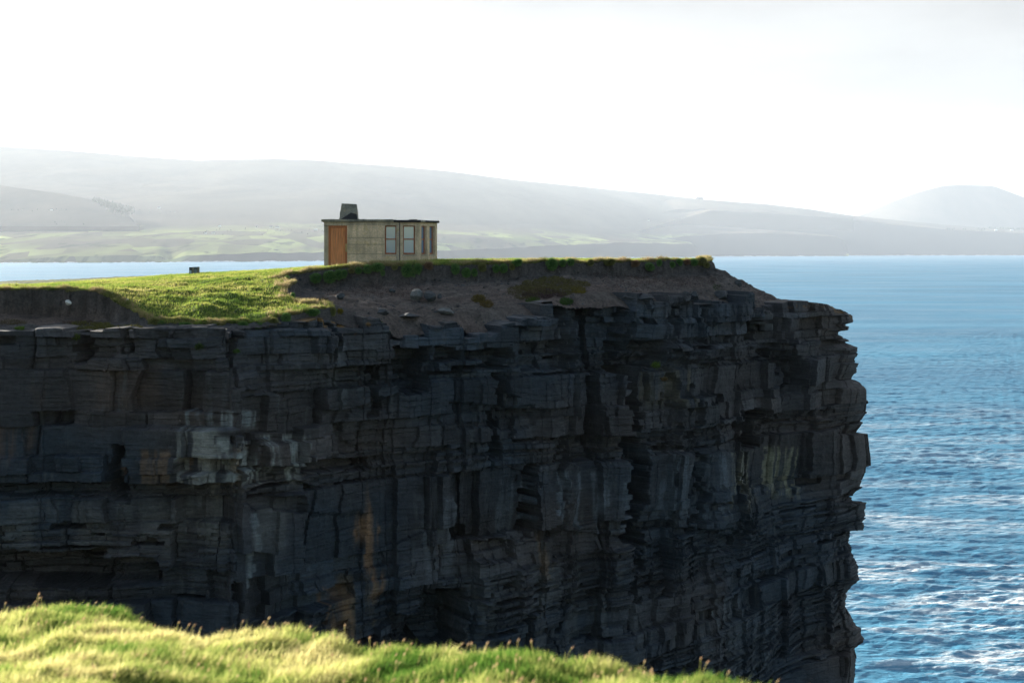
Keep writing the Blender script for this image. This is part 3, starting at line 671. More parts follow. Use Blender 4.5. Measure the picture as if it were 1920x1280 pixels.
# ------------------------------------------------------------------ cushions of turf hanging over the bank edge
def tussock_mesh(seed, col):
    r = np.random.default_rng(seed); n = 1500
    d = r.normal(0, 1, (n, 3)); d /= np.linalg.norm(d, axis=1, keepdims=True)
    lump = 1+.32*fbm(d[:, 0]*2.2+seed, d[:, 2]*2.2+d[:, 1], seed, 2)
    base = d*(.66*lump)[:, None]
    up = d*.9+r.normal(0, .28, (n, 3))+[0, -.05, -.25]
    L = r.uniform(.26, .52, n); W = r.uniform(.045, .08, n)
    t = np.clip(r.normal(.5, .2, n)+.25*np.clip(d[:, 2], 0, 1), 0, 1)[:, None]  # upper leaves tinted lighter, light from above put into their colour
    c0 = np.array(col[0])*(1-t)+np.array(col[1])*t
    # a solid core below the leaves
    th = np.linspace(0, np.pi, 13)[:, None]; ph = np.linspace(0, 2*np.pi, 21)[None]
    cd = np.stack([np.sin(th)*np.cos(ph), np.sin(th)*np.sin(ph), np.cos(th)*np.ones_like(ph)], -1)
    return base, L, W, up, c0*.75, c0*1.25, cd*.66
GREEN = ((.055, .14, .040), (.16, .27, .075)); OLIVE = ((.11, .13, .04), (.27, .25, .09)); BROWN = ((.16, .09, .055), (.27, .18, .10))
rim_front = turf_poly_px[17:33]
def rim_D(x): return float(np.interp(x, [a for a, b in rim_front[4:]], [b for a, b in rim_front[4:]]))
_sav = rng
def make_tussock(seed, col):
    base, L, W, up, c0, c1, cd = tussock_mesh(seed, col)
    n = len(base)
    nv = up/np.linalg.norm(up, axis=1, keepdims=True)
    tip = base+nv*L[:, None]; s = np.cross(nv, np.random.default_rng(seed+1).normal(0, 1, (n, 3))); s /= np.linalg.norm(s, axis=1, keepdims=True)
    w = W[:, None]*.5
    V = np.stack([base-s*w, base+s*w, (base+tip)/2+s*w*.8, (base+tip)/2-s*w*.8, tip], 1).reshape(-1, 3)
    i = np.arange(n)[:, None]*5; q = np.concatenate([i, i+1, i+2, i+3], 1); t = np.concatenate([i+3, i+2, i+4], 1)
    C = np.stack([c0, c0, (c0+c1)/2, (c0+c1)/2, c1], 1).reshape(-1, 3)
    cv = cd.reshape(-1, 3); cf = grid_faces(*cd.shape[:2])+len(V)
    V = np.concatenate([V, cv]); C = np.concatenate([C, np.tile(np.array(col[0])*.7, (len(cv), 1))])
    o = np_mesh('grass_tussock', V, [np.concatenate([q, cf]), t], M['clump'], colors=C); me = o.data
    bpy.data.objects.remove(o); return me
TM = {'g': [make_tussock(s, GREEN) for s in (1, 2, 3)], 'o': [make_tussock(s, OLIVE) for s in (4, 5)], 'b': [make_tussock(6, BROWN)]}
# (photo x, y, half width, half height, colour, label)
tuss = [
    (538, 523, 6, 6, 'g', 'small green tussock at the left end of the dark bank, beside the grass hollow'),
    (549, 555, 4, 6, 'g', 'little green tussock low in the corner where the grass hollow meets the bare bank'),
    (592, 521, 10, 9, 'g', 'lone round green tussock hanging on the dark bank, first to the left of the door'),
    (618, 519, 12, 11, 'g', 'large green tussock hanging on the bank directly below the hut door'),
    (635, 515, 8, 9, 'g', 'middle sized green tussock tucked right of the large one under the hut door'),
    (645, 513, 6, 8, 'g', 'narrow green tussock at the right end of the cluster under the hut door'),
    (659, 507, 6, 5, 'o', 'small olive tussock between the door cluster and the middle of the hut wall'),
    (672, 507, 7, 6, 'g', 'small green tussock on the rim below the left part of the blank hut wall'),
    (689, 504, 9, 8, 'g', 'dark green tussock on the rim below the middle of the blank hut wall'),
    (708, 501, 12, 8, 'g', 'broad green tussock on the rim below the right part of the blank hut wall'),
    (718, 512, 4, 5, 'g', 'tiny green tussock hanging lowest below the first hut window'),
    (740, 501, 6, 5, 'o', 'small olive tussock on the rim between the two front windows of the hut'),
    (764, 507, 12, 13, 'g', 'biggest bright green tussock hanging below the second hut window'),
    (774, 515, 5, 7, 'g', 'small green tussock at the lower right foot of the biggest tussock'),
    (783, 504, 8, 11, 'g', 'tall green tussock right of the biggest one, below the narrow hut windows'),
    (804, 498, 8, 7, 'b', 'dead brown tussock on the rim below the right corner of the hut'),
    (853, 505, 8, 10, 'g', 'slanting green tussock, first one on the bank right of the hut'),
    (874, 511, 9, 9, 'g', 'round green tussock hanging lowest of the group right of the hut'),
    (889, 511, 6, 7, 'g', 'small green tussock close to the right of the lowest one beyond the hut'),
    (904, 501, 8, 8, 'o', 'olive green tussock high on the rim in the gap right of the hut group'),
    (930, 503, 6, 8, 'g', 'upright green tussock, left one of a close pair on the bank'),
    (944, 503, 8, 8, 'g', 'rounded green tussock, right one of a close pair on the bank'),
    (960, 500, 5, 6, 'o', 'small olive tussock just right of the close pair'),
    (970, 492, 9, 7, 'g', 'green tussock standing up on the rim line above a dark gap'),
    (1035, 495, 11, 11, 'g', 'large isolated green tussock near the middle of the right hand rim'),
    (1055, 493, 7, 7, 'g', 'small green tussock right beside the large isolated one'),
    (1069, 491, 8, 7, 'g', 'green tussock second to the right of the large isolated one'),
    (1107, 492, 7, 6, 'o', 'small olive tussock on the rim above the mossy scree patch'),
    (1143, 491, 10, 6, 'o', 'flat olive tussock on the rim right of the mossy scree patch'),
    (1191, 494, 8, 6, 'b', 'faded brown tussock on the thin right hand stretch of the rim'),
    (1218, 500, 9, 7, 'g', 'rounded green tussock hanging lowest on the right hand stretch of the rim'),
    (1236, 493, 5, 6, 'g', 'small dark green tussock just above and right of the lowest right hand one'),
    (1260, 496, 6, 6, 'g', 'small green tussock, left of two near the tip of the headland'),
    (1273, 492, 7, 7, 'g', 'green tussock, right of two near the tip of the headland'),
    (1289, 491, 6, 5, 'b', 'small brown tussock between the green ones near the tip'),
    (1301, 491, 7, 7, 'g', 'green tussock just before the bright tip of the headland'),
    (1315, 489, 9, 8, 'o', 'yellow green tussock crowning the very tip of the headland'),
    (1325, 497, 6, 5, 'o', 'olive tussock spilling down below the tip of the headland'),
]
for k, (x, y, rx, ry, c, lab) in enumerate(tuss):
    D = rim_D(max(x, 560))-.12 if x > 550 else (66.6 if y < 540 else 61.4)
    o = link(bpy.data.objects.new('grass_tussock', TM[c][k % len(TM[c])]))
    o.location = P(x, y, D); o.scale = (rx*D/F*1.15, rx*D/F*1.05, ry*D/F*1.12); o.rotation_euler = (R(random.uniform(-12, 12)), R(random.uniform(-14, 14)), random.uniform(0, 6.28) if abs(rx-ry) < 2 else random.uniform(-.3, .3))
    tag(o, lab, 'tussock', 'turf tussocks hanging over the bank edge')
edge_t = [(289, 603, 12, 8, 'rounded green turf hummock at the left corner of the grass hollow edge'), (304, 607, 9, 6, 'small green hummock next to the left corner of the grass hollow edge'), (350, 609, 14, 5, 'long low green hummock on the rock shelf edge left of centre of the hollow'),
          (408, 610, 12, 6, 'green hummock at the lowest point of the grass hollow above the rock wall'), (455, 608, 10, 5, 'green hummock right of the lowest point of the hollow, beside bare soil'), (484, 610, 8, 6, 'bulging green hummock on the ledge where the shelf steps up'), (512, 603, 10, 8, 'tall green hummock in the middle of the stepped turf edge'),
          (536, 596, 9, 9, 'dark green hummock at the right of the stepped turf edge'), (584, 586, 16, 7, 'wide green hummock along the underside of the grass tongue'), (624, 583, 6, 9, 'green hummock ending the tip of the grass tongue')]
for k, (x, y, rx, ry, lab) in enumerate(edge_t):
    D = float(np.interp(x, [280, 420, 500, 560, 600, 640], [55.3, 54.75, 55.5, 56.5, 57.5, 58.2]))
    o = link(bpy.data.objects.new('turf_hummock', TM['g' if k % 3 else 'o'][k % 2]))
    o.location = P(x, y, D); o.scale = (rx*D/F*1.1, rx*D/F*.8, ry*D/F*1.1); o.rotation_euler = (0, R(random.uniform(-8, 8)), random.uniform(-.3, .3))
    tag(o, lab, 'hummock', 'green hummocks along the hollow edge')

# ------------------------------------------------------------------ stones on the bank
def stone(name, mat, loc, sx, sy, sz, seed, sub=4):
    bm = bmesh.new(); bmesh.ops.create_icosphere(bm, subdivisions=sub, radius=1)
    r = random.Random(seed)
    planes = [(Vector((r.gauss(0, 1), r.gauss(0, 1), r.gauss(0, .8))).normalized(), r.uniform(.58, .85)) for _ in range(11)]
    for v in bm.verts:
        p = v.co.copy()
        for nrm, d in planes:
            q = p.dot(nrm)
            if q > d: p -= nrm*(q-d)
        from mathutils import noise
        p *= 1+.05*noise.noise(p*3+Vector((seed, 0, 0)))+.025*noise.noise(p*9)
        v.co = Vector((p.x*sx, p.y*sy, p.z*sz))
    me = bpy.data.meshes.new(name); bm.to_mesh(me); bm.free(); me.materials.append(mat)
    o = link(bpy.data.objects.new(name, me)); o.location = loc; o.rotation_euler.z = r.uniform(0, 6)
    return o
def place_stone(x, y, w, h, mat, seed, label, name='boulder', sink=.25, cat='boulder'):
    p, i, j = on_ground(x, y+h*.35); D = p[1]
    o = stone(name, mat, (p[0], p[1]-.05, p[2]+h*D/F*.5*(1-sink)), w*D/F*.66, w*D/F*.55, h*D/F*.66, seed)
    tag(o, label, cat)
place_stone(780, 554, 23, 19, M['stone'], 3, 'pale grey boulder resting on the bare slope below the hut')
place_stone(806, 557, 24, 20, M['dstone'], 8, 'dark blue grey boulder beside the pale one on the bare slope')
place_stone(823, 556, 9, 9, M['dstone'], 9, 'small dark stone at the right side of the dark boulder', cat='stone', name='stone')
place_stone(129, 567, 11, 8, M['wstone'], 12, 'white stone lying alone on the eroded bank at the left', name='stone', cat='stone')
place_stone(239, 563, 7, 5, M['pale'], 14, 'small pale yellow stone lying on the short grass of the hollow', name='stone', cat='stone')
place_stone(1385, 531, 15, 13, M['dstone'], 21, 'dark lump of rock on the skyline of the right hand slope', cat='boulder')
place_stone(720, 585, 26, 10, M['dstone'], 23, 'low dark slab at the foot of the scree below the door', name='rock_slab', cat='rock slab')
place_stone(768, 592, 34, 9, M['dstone'], 25, 'long flat dark slab half buried at the foot of the scree', name='rock_slab', cat='rock slab')
place_stone(838, 584, 30, 12, M['stone'], 27, 'grey layered slab at the lower right end of the scree', name='rock_slab', cat='rock slab')

place_stone(1196, 557, 56, 12, M['dstone'], 29, 'long dark ledge of rock breaking out of the scree right of the deep notch', name='rock_slab', cat='rock slab')
place_stone(1286, 556, 17, 14, M['dstone'], 33, 'left of two dark knobs of rock standing out of the lower scree', name='rock_knob', cat='rock')
place_stone(1303, 556, 16, 15, M['dstone'], 35, 'right of two dark knobs of rock standing out of the lower scree', name='rock_knob', cat='rock')
place_stone(1352, 553, 30, 14, M['dstone'], 37, 'broad dark lump of rock near the right end of the scree', name='rock_knob', cat='rock')
place_stone(640, 556, 15, 9, M['dstone'], 39, 'dark clod on the scree just above the tip of the grass tongue', name='stone', cat='stone')
place_stone(735, 545, 12, 7, M['dstone'], 41, 'small dark clod in the middle of the scree left of the boulders', name='stone', cat='stone')
# ------------------------------------------------------------------ loose slabs jutting from the cliff
def slab(x, y, w, h, D, dep, label, seed):
    r = random.Random(seed); mb = MB(); W = w*D/F; Hh = h*D/F
    pts = [(-W*.5, dep), (-W*.42, -dep*.2), (-W*.1, -dep*.45), (W*.38, -dep*.3), (W*.5, dep*.1), (W*.45, dep)]
    pts = [(a+r.uniform(-.04, .04), b+r.uniform(-.05, .05)) for a, b in pts]
    mb.prism(pts, -Hh*.5, Hh*.5)
    o = mb.build('rock_slab', M['rslab'], None, .02, .015, 2); o.location = P(x, y, D); o.rotation_euler = (R(r.uniform(-4, 4)), R(r.uniform(-2, 6)), R(r.uniform(-6, 6)))
    tag(o, label, 'rock slab')
M['rslab'] = mat_plain('slab_rock', (.055, .056, .058), .8, .2, .45, 4)
slab(1428, 594, 46, 10, 73.0, .9, 'flat dark slab jutting out above the notch left of the cliff corner', 1)
slab(1436, 586, 16, 6, 73.1, .7, 'small square slab lying on top of the jutting flat slab', 2)
slab(1418, 604, 36, 4, 73.1, .8, 'thin slab directly under the jutting flat slab', 3)
slab(1436, 613, 26, 12, 73.4, .7, 'thick block carrying the stack of slabs above the notch', 4)

# ------------------------------------------------------------------ plants on the cliff face
def cliff_plant(x, y, r, D, col, label, seed):
    n = 160; rr = np.random.default_rng(seed)
    b = rr.normal(0, .35, (n, 3))*[r*D/F, r*D/F*.5, r*D/F*.5]
    t = rr.uniform(.6, 1.4, (n, 1)); c = np.array(col)*t
    o = blades_mesh('ledge_plant', b, rr.uniform(.5, 1.1, n)*r*D/F, rr.uniform(.04, .07, n), rr.normal(0, .8, (n, 3))*[1, .6, .6]+[0, -.5, 0], c*.7, c*1.2, M['heath'])
    o.location = P(x, y, D); tag(o, label, 'plant')
cliff_plant(1228, 686, 9, 66.4, (.12, .19, .04), 'bright green plant growing beside the top of the deep crack', 1)
cliff_plant(1245, 712, 6, 66.9, (.16, .11, .05), 'small withered plant just below the bright green one', 2)
cliff_plant(443, 660, 6, 53.6, (.07, .13, .03), 'small green plant in the joint of the top rock bed at the left', 3)
cliff_plant(373, 652, 9, 53.5, (.06, .09, .03), 'thin moss tuft on the face of the big left hand block', 4)
cliff_plant(143, 634, 9, 54.2, (.10, .13, .03), 'green plant trailing into the soil chute at the left', 5)

M['joint'] = mat_plain('shaded_joint', (.25, .22, .16), .9, .1, .4, 9)  # dark tone standing in for the shade in the panel grooves
# ------------------------------------------------------------------ THE HUT
hx0, hy0, S_ = (607.5-960)*72/F, 72.0, F/72
hz0 = H-(508-YH)/S_                                    # wall foot, a little under the grass
def lx(x): return (x-607.5)/S_
def lz(y): return (508-y)/S_
hut = empty('lookout_hut', (hx0, hy0, hz0))
tag(hut, 'small flat roofed concrete lookout hut with wooden door and windowed end bay', 'hut')
zt_ = lz(414)
A0, A1 = (0, 0), (lx(749), 0); A2 = (lx(749)+.985, .20); A3 = (lx(816), 1.62); A4 = (lx(816), 1.80)
Wd = 3.42
ring = [A0, A1, A2, A3, A4, (A2[0], Wd-.20), (A1[0], Wd), (0, Wd)]
TH = .22
def wall_seg(mb, p, q, ops, t=TH):
    d = Vector((q[0]-p[0], q[1]-p[1], 0)); Ln = d.length; d.normalize(); nrm = Vector((-d.y, d.x, 0))
    Mx = Matrix(((d.x, nrm.x, 0, p[0]), (d.y, nrm.y, 0, p[1]), (0, 0, 1, 0), (0, 0, 0, 1)))
    s = 0
    for a, b, z0, z1 in ops:
        if a > s: mb.box((s, 0, 0), (a, t, zt_), Mx)
        if z0 > 0: mb.box((a, 0, 0), (b, t, z0), Mx)
        mb.box((a, 0, z1), (b, t, zt_), Mx); s = b
    if s < Ln: mb.box((s, 0, 0), (Ln, t, zt_), Mx)
    return Mx
def window(Mx, a, b, z0, z1, rec=.14, label=None):
    w = MB(); fw = .055; y0, y1 = rec, rec+.06
    zm = z0+(z1-z0)*.53
    w.box((a+.003, y0, z0+.003), (a+fw, y1, z1-.003), Mx); w.box((b-fw, y0, z0+.003), (b-.003, y1, z1-.003), Mx)
    w.box((a+fw, y0, z0+.003), (b-fw, y1, z0+fw*1.5), Mx); w.box((a+fw, y0, z1-fw), (b-fw, y1, z1-.003), Mx)
    w.box((a+fw, y0+.005, zm-.03), (b-fw, y1-.005, zm+.03), Mx)
    o = w.build('window', M['frame'], hut)
    g = MB(); g.box((a+fw, y0+.028, z0+fw*1.5), (b-fw, y0+.034, zm-.03), Mx); g.box((a+fw, y0+.028, zm+.03), (b-fw, y0+.034, z1-fw), Mx)
    g.build('pane', M['glass'], o)
    if label: o['label'] = label
    return o
zs, zh = lz(477), lz(423)
mb = MB(); wins = []
Mx = wall_seg(mb, A0, A1, [(lx(614.5), lx(650.8), 0, zh), (lx(721.5), lx(743), zs, zh)]); wins.append((Mx, lx(721.5), lx(743), 'wooden window at the end of the long front wall')); MxF = Mx
L2 = math.dist(A1, A2)
Mx = wall_seg(mb, A1, A2, [(.19, .80, zs, zh)]); wins.append((Mx, .19, .80, 'wooden window in the first angled face of the bay'))
L3 = math.dist(A2, A3)
Mx3 = wall_seg(mb, A2, A3, [(.20, .70, zs, zh), (.95, 1.45, zs, zh)]); wins += [(Mx3, .20, .70, 'narrow looking window on the receding bay face, left one'), (Mx3, .95, 1.45, 'narrow looking window on the receding bay face, right one')]
wall_seg(mb, A3, A4, [])
B5, B6, B7 = ring[5], ring[6], ring[7]
Mx = wall_seg(mb, A4, B5, [(.20, .70, zs, zh), (.95, 1.45, zs, zh)]); wins += [(Mx, .20, .70, None), (Mx, .95, 1.45, None)]
Mx = wall_seg(mb, B5, B6, [(.19, .80, zs, zh)]); wins.append((Mx, .19, .80, None))
Mx = wall_seg(mb, B6, B7, [(.25, .95, zs, zh), (1.3, 2.0, zs, zh)]); wins += [(Mx, .25, .95, None), (Mx, 1.3, 2.0, None)]
wall_seg(mb, B7, A0, [])
mb.build('wall', M['wall'], hut)
for Mw, a, b_, lab in wins: window(Mw, a, b_, zs, zh, label=lab)
# cast panels with joints between them, front wall
random.seed(4)
pb = MB(); xs0, xs1 = lx(651.4), lx(721.0); ys = [507, 475.4, 457.8, 445.4, 423.6]
for k in range(4):
    off = [.030, .016, .028, .014][k]
    pb.box((xs0, -off, lz(ys[k])), (xs1, .05, lz(ys[k+1])-.024))
pb.build('wall_panel', M['wall'], hut, .006)
jb_ = MB()
for y_, h_ in ((457.8, .030), (475.4, .012), (445.4, .012)): jb_.box((xs0, -.012, lz(y_)-.024-h_*.5), (xs1, .02, lz(y_)+h_*.5-.012))
jb_.build('panel_joint', M['joint'], hut)
lb = MB(); lb.box((.0, -.016, lz(422.4)), (lx(748.5), .05, lz(416.3)))
lb.build('lintel_band', M['wall2'], hut, .006)
for a, b_, pr in ((lx(743.3), lx(748.6), .02), (.002, lx(614), .012)):
    pl = MB(); pl.box((a, -pr, 0), (b_, .04, lz(424))); pl.build('pier', M['wall2'], hut, .006)
for Mw, a, b_, lab in wins[:4]:
    sl = MB(); sl.box((a-.02, -.035, zs-.075), (b_+.02, .10, zs+.002), Mw); sl.build('window_sill', M['wall2'], hut, .006)
dp = MB(); dp.box((lx(748.9), -.03, .3), (lx(750.3), .0, lz(417))); dp.build('corner_strip', M['dsteel'], hut)  # thin dark strip down the corner where the bay begins
# door
fr = MB(); x0, x1 = lx(614.5), lx(650.8)
fr.box((x0+.003, .04, 0), (x0+.12, .14, zh-.003)); fr.box((x1-.10, .04, 0), (x1-.003, .14, zh-.003)); fr.box((x0+.12, .04, zh-.10), (x1-.10, .14, zh-.003))
fr.build('door_frame', M['dframe'], hut, .008)
dr = MB(); dx0, dx1 = x0+.124, x1-.104
npl = 6
for k in range(npl):
    a = dx0+(dx1-dx0)*k/npl; b_ = dx0+(dx1-dx0)*(k+1)/npl
    dr.box((a+.003, .075+.004*(k % 2), .0), (b_-.003, .12, zh-.107))
door = dr.build('door', M['door'], hut, .004)
hd = MB(); hd.box((x1-.085, .018, lz(472)), (x1-.015, .046, lz(457))); hd.build('lock_plate', M['brass'], door)
# roof slab, oversailing, felt on the right hand half
def offs(pts, d):
    cxm = sum(p[0] for p in pts)/len(pts); cym = sum(p[1] for p in pts)/len(pts); out = []
    n = len(pts)
    for k in range(n):
        p0, p1, p2 = Vector(pts[k-1]), Vector(pts[k]), Vector(pts[(k+1) % n])
        n0 = Vector(((p1-p0).y, -(p1-p0).x)).normalized(); n1 = Vector(((p2-p1).y, -(p2-p1).x)).normalized()
        b_ = (n0+n1); b_ = b_/max(.3, b_.length_squared)*2
        out.append((p1+b_*d)[:])
    return out
big = offs(ring, .12)
xm = lx(738)
left = [(big[0][0], big[0][1]), (xm, big[0][1]), (xm, big[7][1]), (big[7][0], big[7][1])]
rf = MB(); rf.prism(left, lz(416), lz(411.2)); roof = rf.build('roof', M['roofc'], hut, .01, .012, 6)
right = [(xm+.004, big[0][1]), big[1], big[2], big[3], big[4], big[5], big[6], (xm+.004, big[7][1])]
rf = MB(); rf.prism(right, lz(416.6), lz(412.6)); rf.build('roof_edge', M['felt'], roof, .01, .006, 3)
wp = MB(); d3 = Vector((A3[0]-A2[0], A3[1]-A2[1])).normalized()
for a_, b_ in ((.02, .40),):
    p0 = Vector(big[2])+d3*a_; p1 = Vector(big[2])+d3*(a_+b_); nn = Vector((d3.y, -d3.x))*.012
    wp.prism([(p0+nn)[:], (p1+nn)[:], (p1-nn*3)[:], (p0-nn*3)[:]], lz(416.4), lz(412.9))
wp.build('roof_patch', M['roofc'], roof, 0, .006, 2)
hb_ = MB(); hb_.prism([(lx(764), 1.0), (lx(780), 1.0), (lx(780), 1.6), (lx(764), 1.6)], lz(412.7), lz(410.2)); hb_.build('roof_hatch', M['roofc'], roof, .03)
fl = MB(); fl.prism([(.2, .25), (A1[0], .25), (A3[0]-.3, 1.6), (A3[0]-.3, 1.8), (A1[0], Wd-.25), (.2, Wd-.25)], .05, .25); fl.build('floor', M['inner'], hut)
# chimney: tapering concrete stack with a wedge of black flashing
cb_, ctp = (lx(633.2), lx(668)), (lx(637.3), lx(664.6)); cz0, cz1 = lz(411.4), lz(380.8); cy0, cy1 = .55, 1.25
bm = bmesh.new()
b0 = [bm.verts.new(v) for v in ((cb_[0], cy0, cz0), (cb_[1], cy0, cz0), (cb_[1], cy1, cz0), (cb_[0], cy1, cz0))]
b1 = [bm.verts.new(v) for v in ((ctp[0], cy0+.07, cz1), (ctp[1], cy0+.07, cz1-.03), (ctp[1], cy1-.07, cz1-.03), (ctp[0], cy1-.07, cz1))]
bm.faces.new(b0[::-1]); bm.faces.new(b1)
for k in range(4): bm.faces.new([b0[k], b0[(k+1) % 4], b1[(k+1) % 4], b1[k]])
bmesh.ops.subdivide_edges(bm, edges=bm.edges[:], cuts=7, use_grid_fill=True)
for v in bm.verts: v.co += Vector((random.uniform(-1, 1), random.uniform(-1, 1), random.uniform(-1, 1)))*.012
me = bpy.data.meshes.new('chimney'); bm.to_mesh(me); bm.free(); me.materials.append(M['chim'])
ch = link(bpy.data.objects.new('chimney', me), roof)
fz = lambda y: cy0+.07*(lz(y)-cz0)/(cz1-cz0)
tri = [(636, 411), (655.8, 398.2), (666.5, 401), (668.2, 411)]
bm = bmesh.new(); f0 = [bm.verts.new((lx(x), fz(y)-.03, lz(y))) for x, y in tri]; f1 = [bm.verts.new((lx(x), fz(y)+.03, lz(y))) for x, y in tri]
bm.faces.new(f0); bm.faces.new(f1[::-1])
for k in range(4): bm.faces.new([f0[k], f1[k], f1[(k+1) % 4], f0[(k+1) % 4]])
bmesh.ops.recalc_face_normals(bm, faces=bm.faces[:])
me = bpy.data.meshes.new('flashing'); bm.to_mesh(me); bm.free(); me.materials.append(M['felt']); link(bpy.data.objects.new('flashing', me), ch)

# ------------------------------------------------------------------ little marker on the skyline
mD = 76.0; mx_ = (364-960)*mD/F; s_ = F/mD
zg = float(f_turf(np.array([mx_]), np.array([mD]))[0])
mk = empty('marker_post', (mx_, mD, H-(514.8-YH)/s_))
tag(mk, 'low blue grey drum and panel held between weathered wooden posts on the grass skyline', 'marker')
def mlx(x): return (x-364)/s_
def mlz(y): return (514.8-y)/s_
for a, b_, tp_ in ((360.3, 363.6, 500.6), (370.4, 374, 500.2)):
    m_ = MB(); m_.box((mlx(a), -.06, -.15), (mlx(b_), .06, mlz(tp_))); m_.build('post', M['post'], mk, .008)
m_ = MB(); m_.box((mlx(354.8), -.03, -.15), (mlx(359.8), .05, mlz(501))); pnl = m_.build('panel', M['dsteel'], mk, .006)
m_ = MB(); m_.box((mlx(356), -.045, mlz(513.3)), (mlx(359.3), -.03, mlz(507))); m_.build('plate', M['lsteel'], pnl, .003)
def cyl(name, mat, cx_, r, z0, z1, parent):
    mb_ = MB(); mb_.prism([(cx_+r*math.cos(a*math.pi/12), r*math.sin(a*math.pi/12)) for a in range(24)], z0, z1); return mb_.build(name, mat, parent, .004)
dm = cyl('drum', M['steel'], mlx(367), mlx(370.2)-mlx(367), -.1, mlz(500.4), mk)
cyl('band', M['dsteel'], mlx(367), mlx(370.4)-mlx(367), mlz(504.6), mlz(502.6), dm)
cyl('band', M['dsteel'], mlx(367), mlx(370.4)-mlx(367), mlz(514.6), mlz(513.3), dm)

# ------------------------------------------------------------------ SEA
rowsD = np.concatenate([np.linspace(20, 93, 26), np.geomspace(95, 700, 1250), np.geomspace(702, 4000, 380), np.geomspace(4050, 34000, 80)])
av = np.concatenate([np.linspace(-1.0, -.42, 60), np.linspace(-.415, .16, 130), np.linspace(.161, .40, 560), np.linspace(.405, 1.0, 60)])
SA, SDp = np.meshgrid(av, rowsD); SX, SY = SA*SDp, SDp
dr_ = np.gradient(rowsD)[:, None]; dc_ = np.gradient(av)[None]*SDp
res = np.maximum(dr_*.8, dc_)
SZ = np.zeros_like(SX)
wr = np.random.default_rng(5)
wp1, wp2 = np.sin(SX*.045+1.3*np.sin(SY*.021)), np.sin(SY*.05+1.1*np.sin(SX*.027))
gust = .75+.5*fbm(SX*.012, SY*.02, 951, 2)
lams = list(np.exp(wr.uniform(np.log(.55), np.log(5.5), 56)))+list(np.exp(wr.uniform(np.log(6), np.log(18), 9)))
for lam in lams:
    th = R(263)+wr.normal(0, .5 if lam < 6 else .3)
    kx_, ky_ = math.cos(th)*2*math.pi/lam, math.sin(th)*2*math.pi/lam
    amp = .0056*lam if lam < 6 else .0040*lam
    wgt = np.clip(lam/(2.2*res)-.6, 0, 1)
    last = np.nonzero(wgt.max(1) > 0)[0]
    i1 = int(last[-1])+1 if len(last) else 1
    ph = kx_*SX[:i1]+ky_*SY[:i1]+wr.uniform(0, 6.28)+wr.uniform(.6, 1.6)*wp1[:i1]+wr.uniform(.6, 1.6)*wp2[:i1]
    SZ[:i1] += wgt[:i1]*amp*(np.exp(.9*np.sin(ph))-1.2)*gust[:i1]
sea = np_mesh('sea', np.stack([SX, SY, SZ], -1).reshape(-1, 3), [grid_faces(*SX.shape)], M['sea'], smooth=True); tag(sea, kind='structure')

# ------------------------------------------------------------------ FAR COAST
def far_sheet(name, xs, rws, mat, nsub, noise=0, label=None, seed=0, step=3.0, cat=None, kind='structure', shore=True):
    """rws: list of (list of (x,y) rows in the photo, list of (x,D)) from the shore back to the skyline"""
    X = np.arange(xs[0], xs[1]+.1, step); Ys, Ds = [], []
    for yl, dl in rws:
        Ys.append(np.interp(X, [a for a, b in yl], [b for a, b in yl])); Ds.append(np.interp(X, [a for a, b in dl], [b for a, b in dl]))
    Ys, Ds = np.array(Ys), np.array(Ds)
    kd = np.ones(81)/81; Ds = np.array([np.convolve(np.pad(r_, 40, 'edge'), kd, 'valid') for r_ in Ds])
    ky = np.ones(7)/7
    Z = H-(Ys-YH)*Ds/F
    outZ, outD = [], []
    for r_ in range(len(rws)-1):
        for t_ in np.linspace(0, 1, nsub[r_], endpoint=False):
            outZ.append(Z[r_]*(1-t_)+Z[r_+1]*t_); outD.append(Ds[r_]*(1-t_)+Ds[r_+1]*t_)
    outZ.append(Z[-1]); outD.append(Ds[-1])
    oz, od = np.array(outZ), np.array(outD)
    sm = np.ones(5)/5
    oz2 = np.apply_along_axis(lambda c: np.convolve(np.pad(c, 2, 'edge'), sm, 'valid'), 1, oz); oz = oz2
    gx_ = (X[None]-960)/F*od
    if noise:
        oz = oz+noise*fbm(gx_*.0022, od*.0015, 900+seed, 4)*np.clip((oz-30)/80, 0, 1)*np.clip(1-np.abs(np.linspace(0, 1, len(oz))-.55)*2.2, 0, 1)[:, None]
    # back slope down to the water
    bz = np.array([oz[-1]*.75, oz[-1]*.3, np.full(len(X), -8.)]); bd = np.array([od[-1]+700, od[-1]+1500, od[-1]+2400])
    oz = np.concatenate([np.full((1, len(X)), -6. if shore else -60.), oz, bz]); od = np.concatenate([od[:1]-(4 if shore else -400), od, bd])
    gx_ = (X[None]-960)/F*od
    V = np.stack([gx_, od, oz], -1)
    o = np_mesh(name, V.reshape(-1, 3), [grid_faces(*oz.shape)], mat, smooth=False); tag(o, label, cat, kind=kind)
    return V
shoreD = [(-800, 4900), (0, 5080), (290, 5280), (420, 5620), (600, 6200), (830, 7100), (1000, 8200), (1320, 11200)]
def dplus(d, k): return [(x, D+k) for x, D in d]
sky_line = [(-800, 262), (-300, 268), (0, 275), (120, 282), (250, 293), (370, 301), (430, 299), (520, 298), (600, 301), (640, 305), (740, 312), (840, 321), (960, 337), (1060, 347), (1200, 361), (1310, 373), (1335, 376), (1440, 383), (1520, 392.5), (1600, 405)]
jag = [(x, 0) for x in ()]
def wob(l, a, seed):
    xs_ = np.arange(l[0][0], l[-1][0]+1, 4.); ys_ = np.interp(xs_, [p[0] for p in l], [p[1] for p in l])+a*fbm(xs_*.06, xs_*0, seed, 4)
    return list(zip(xs_, ys_))
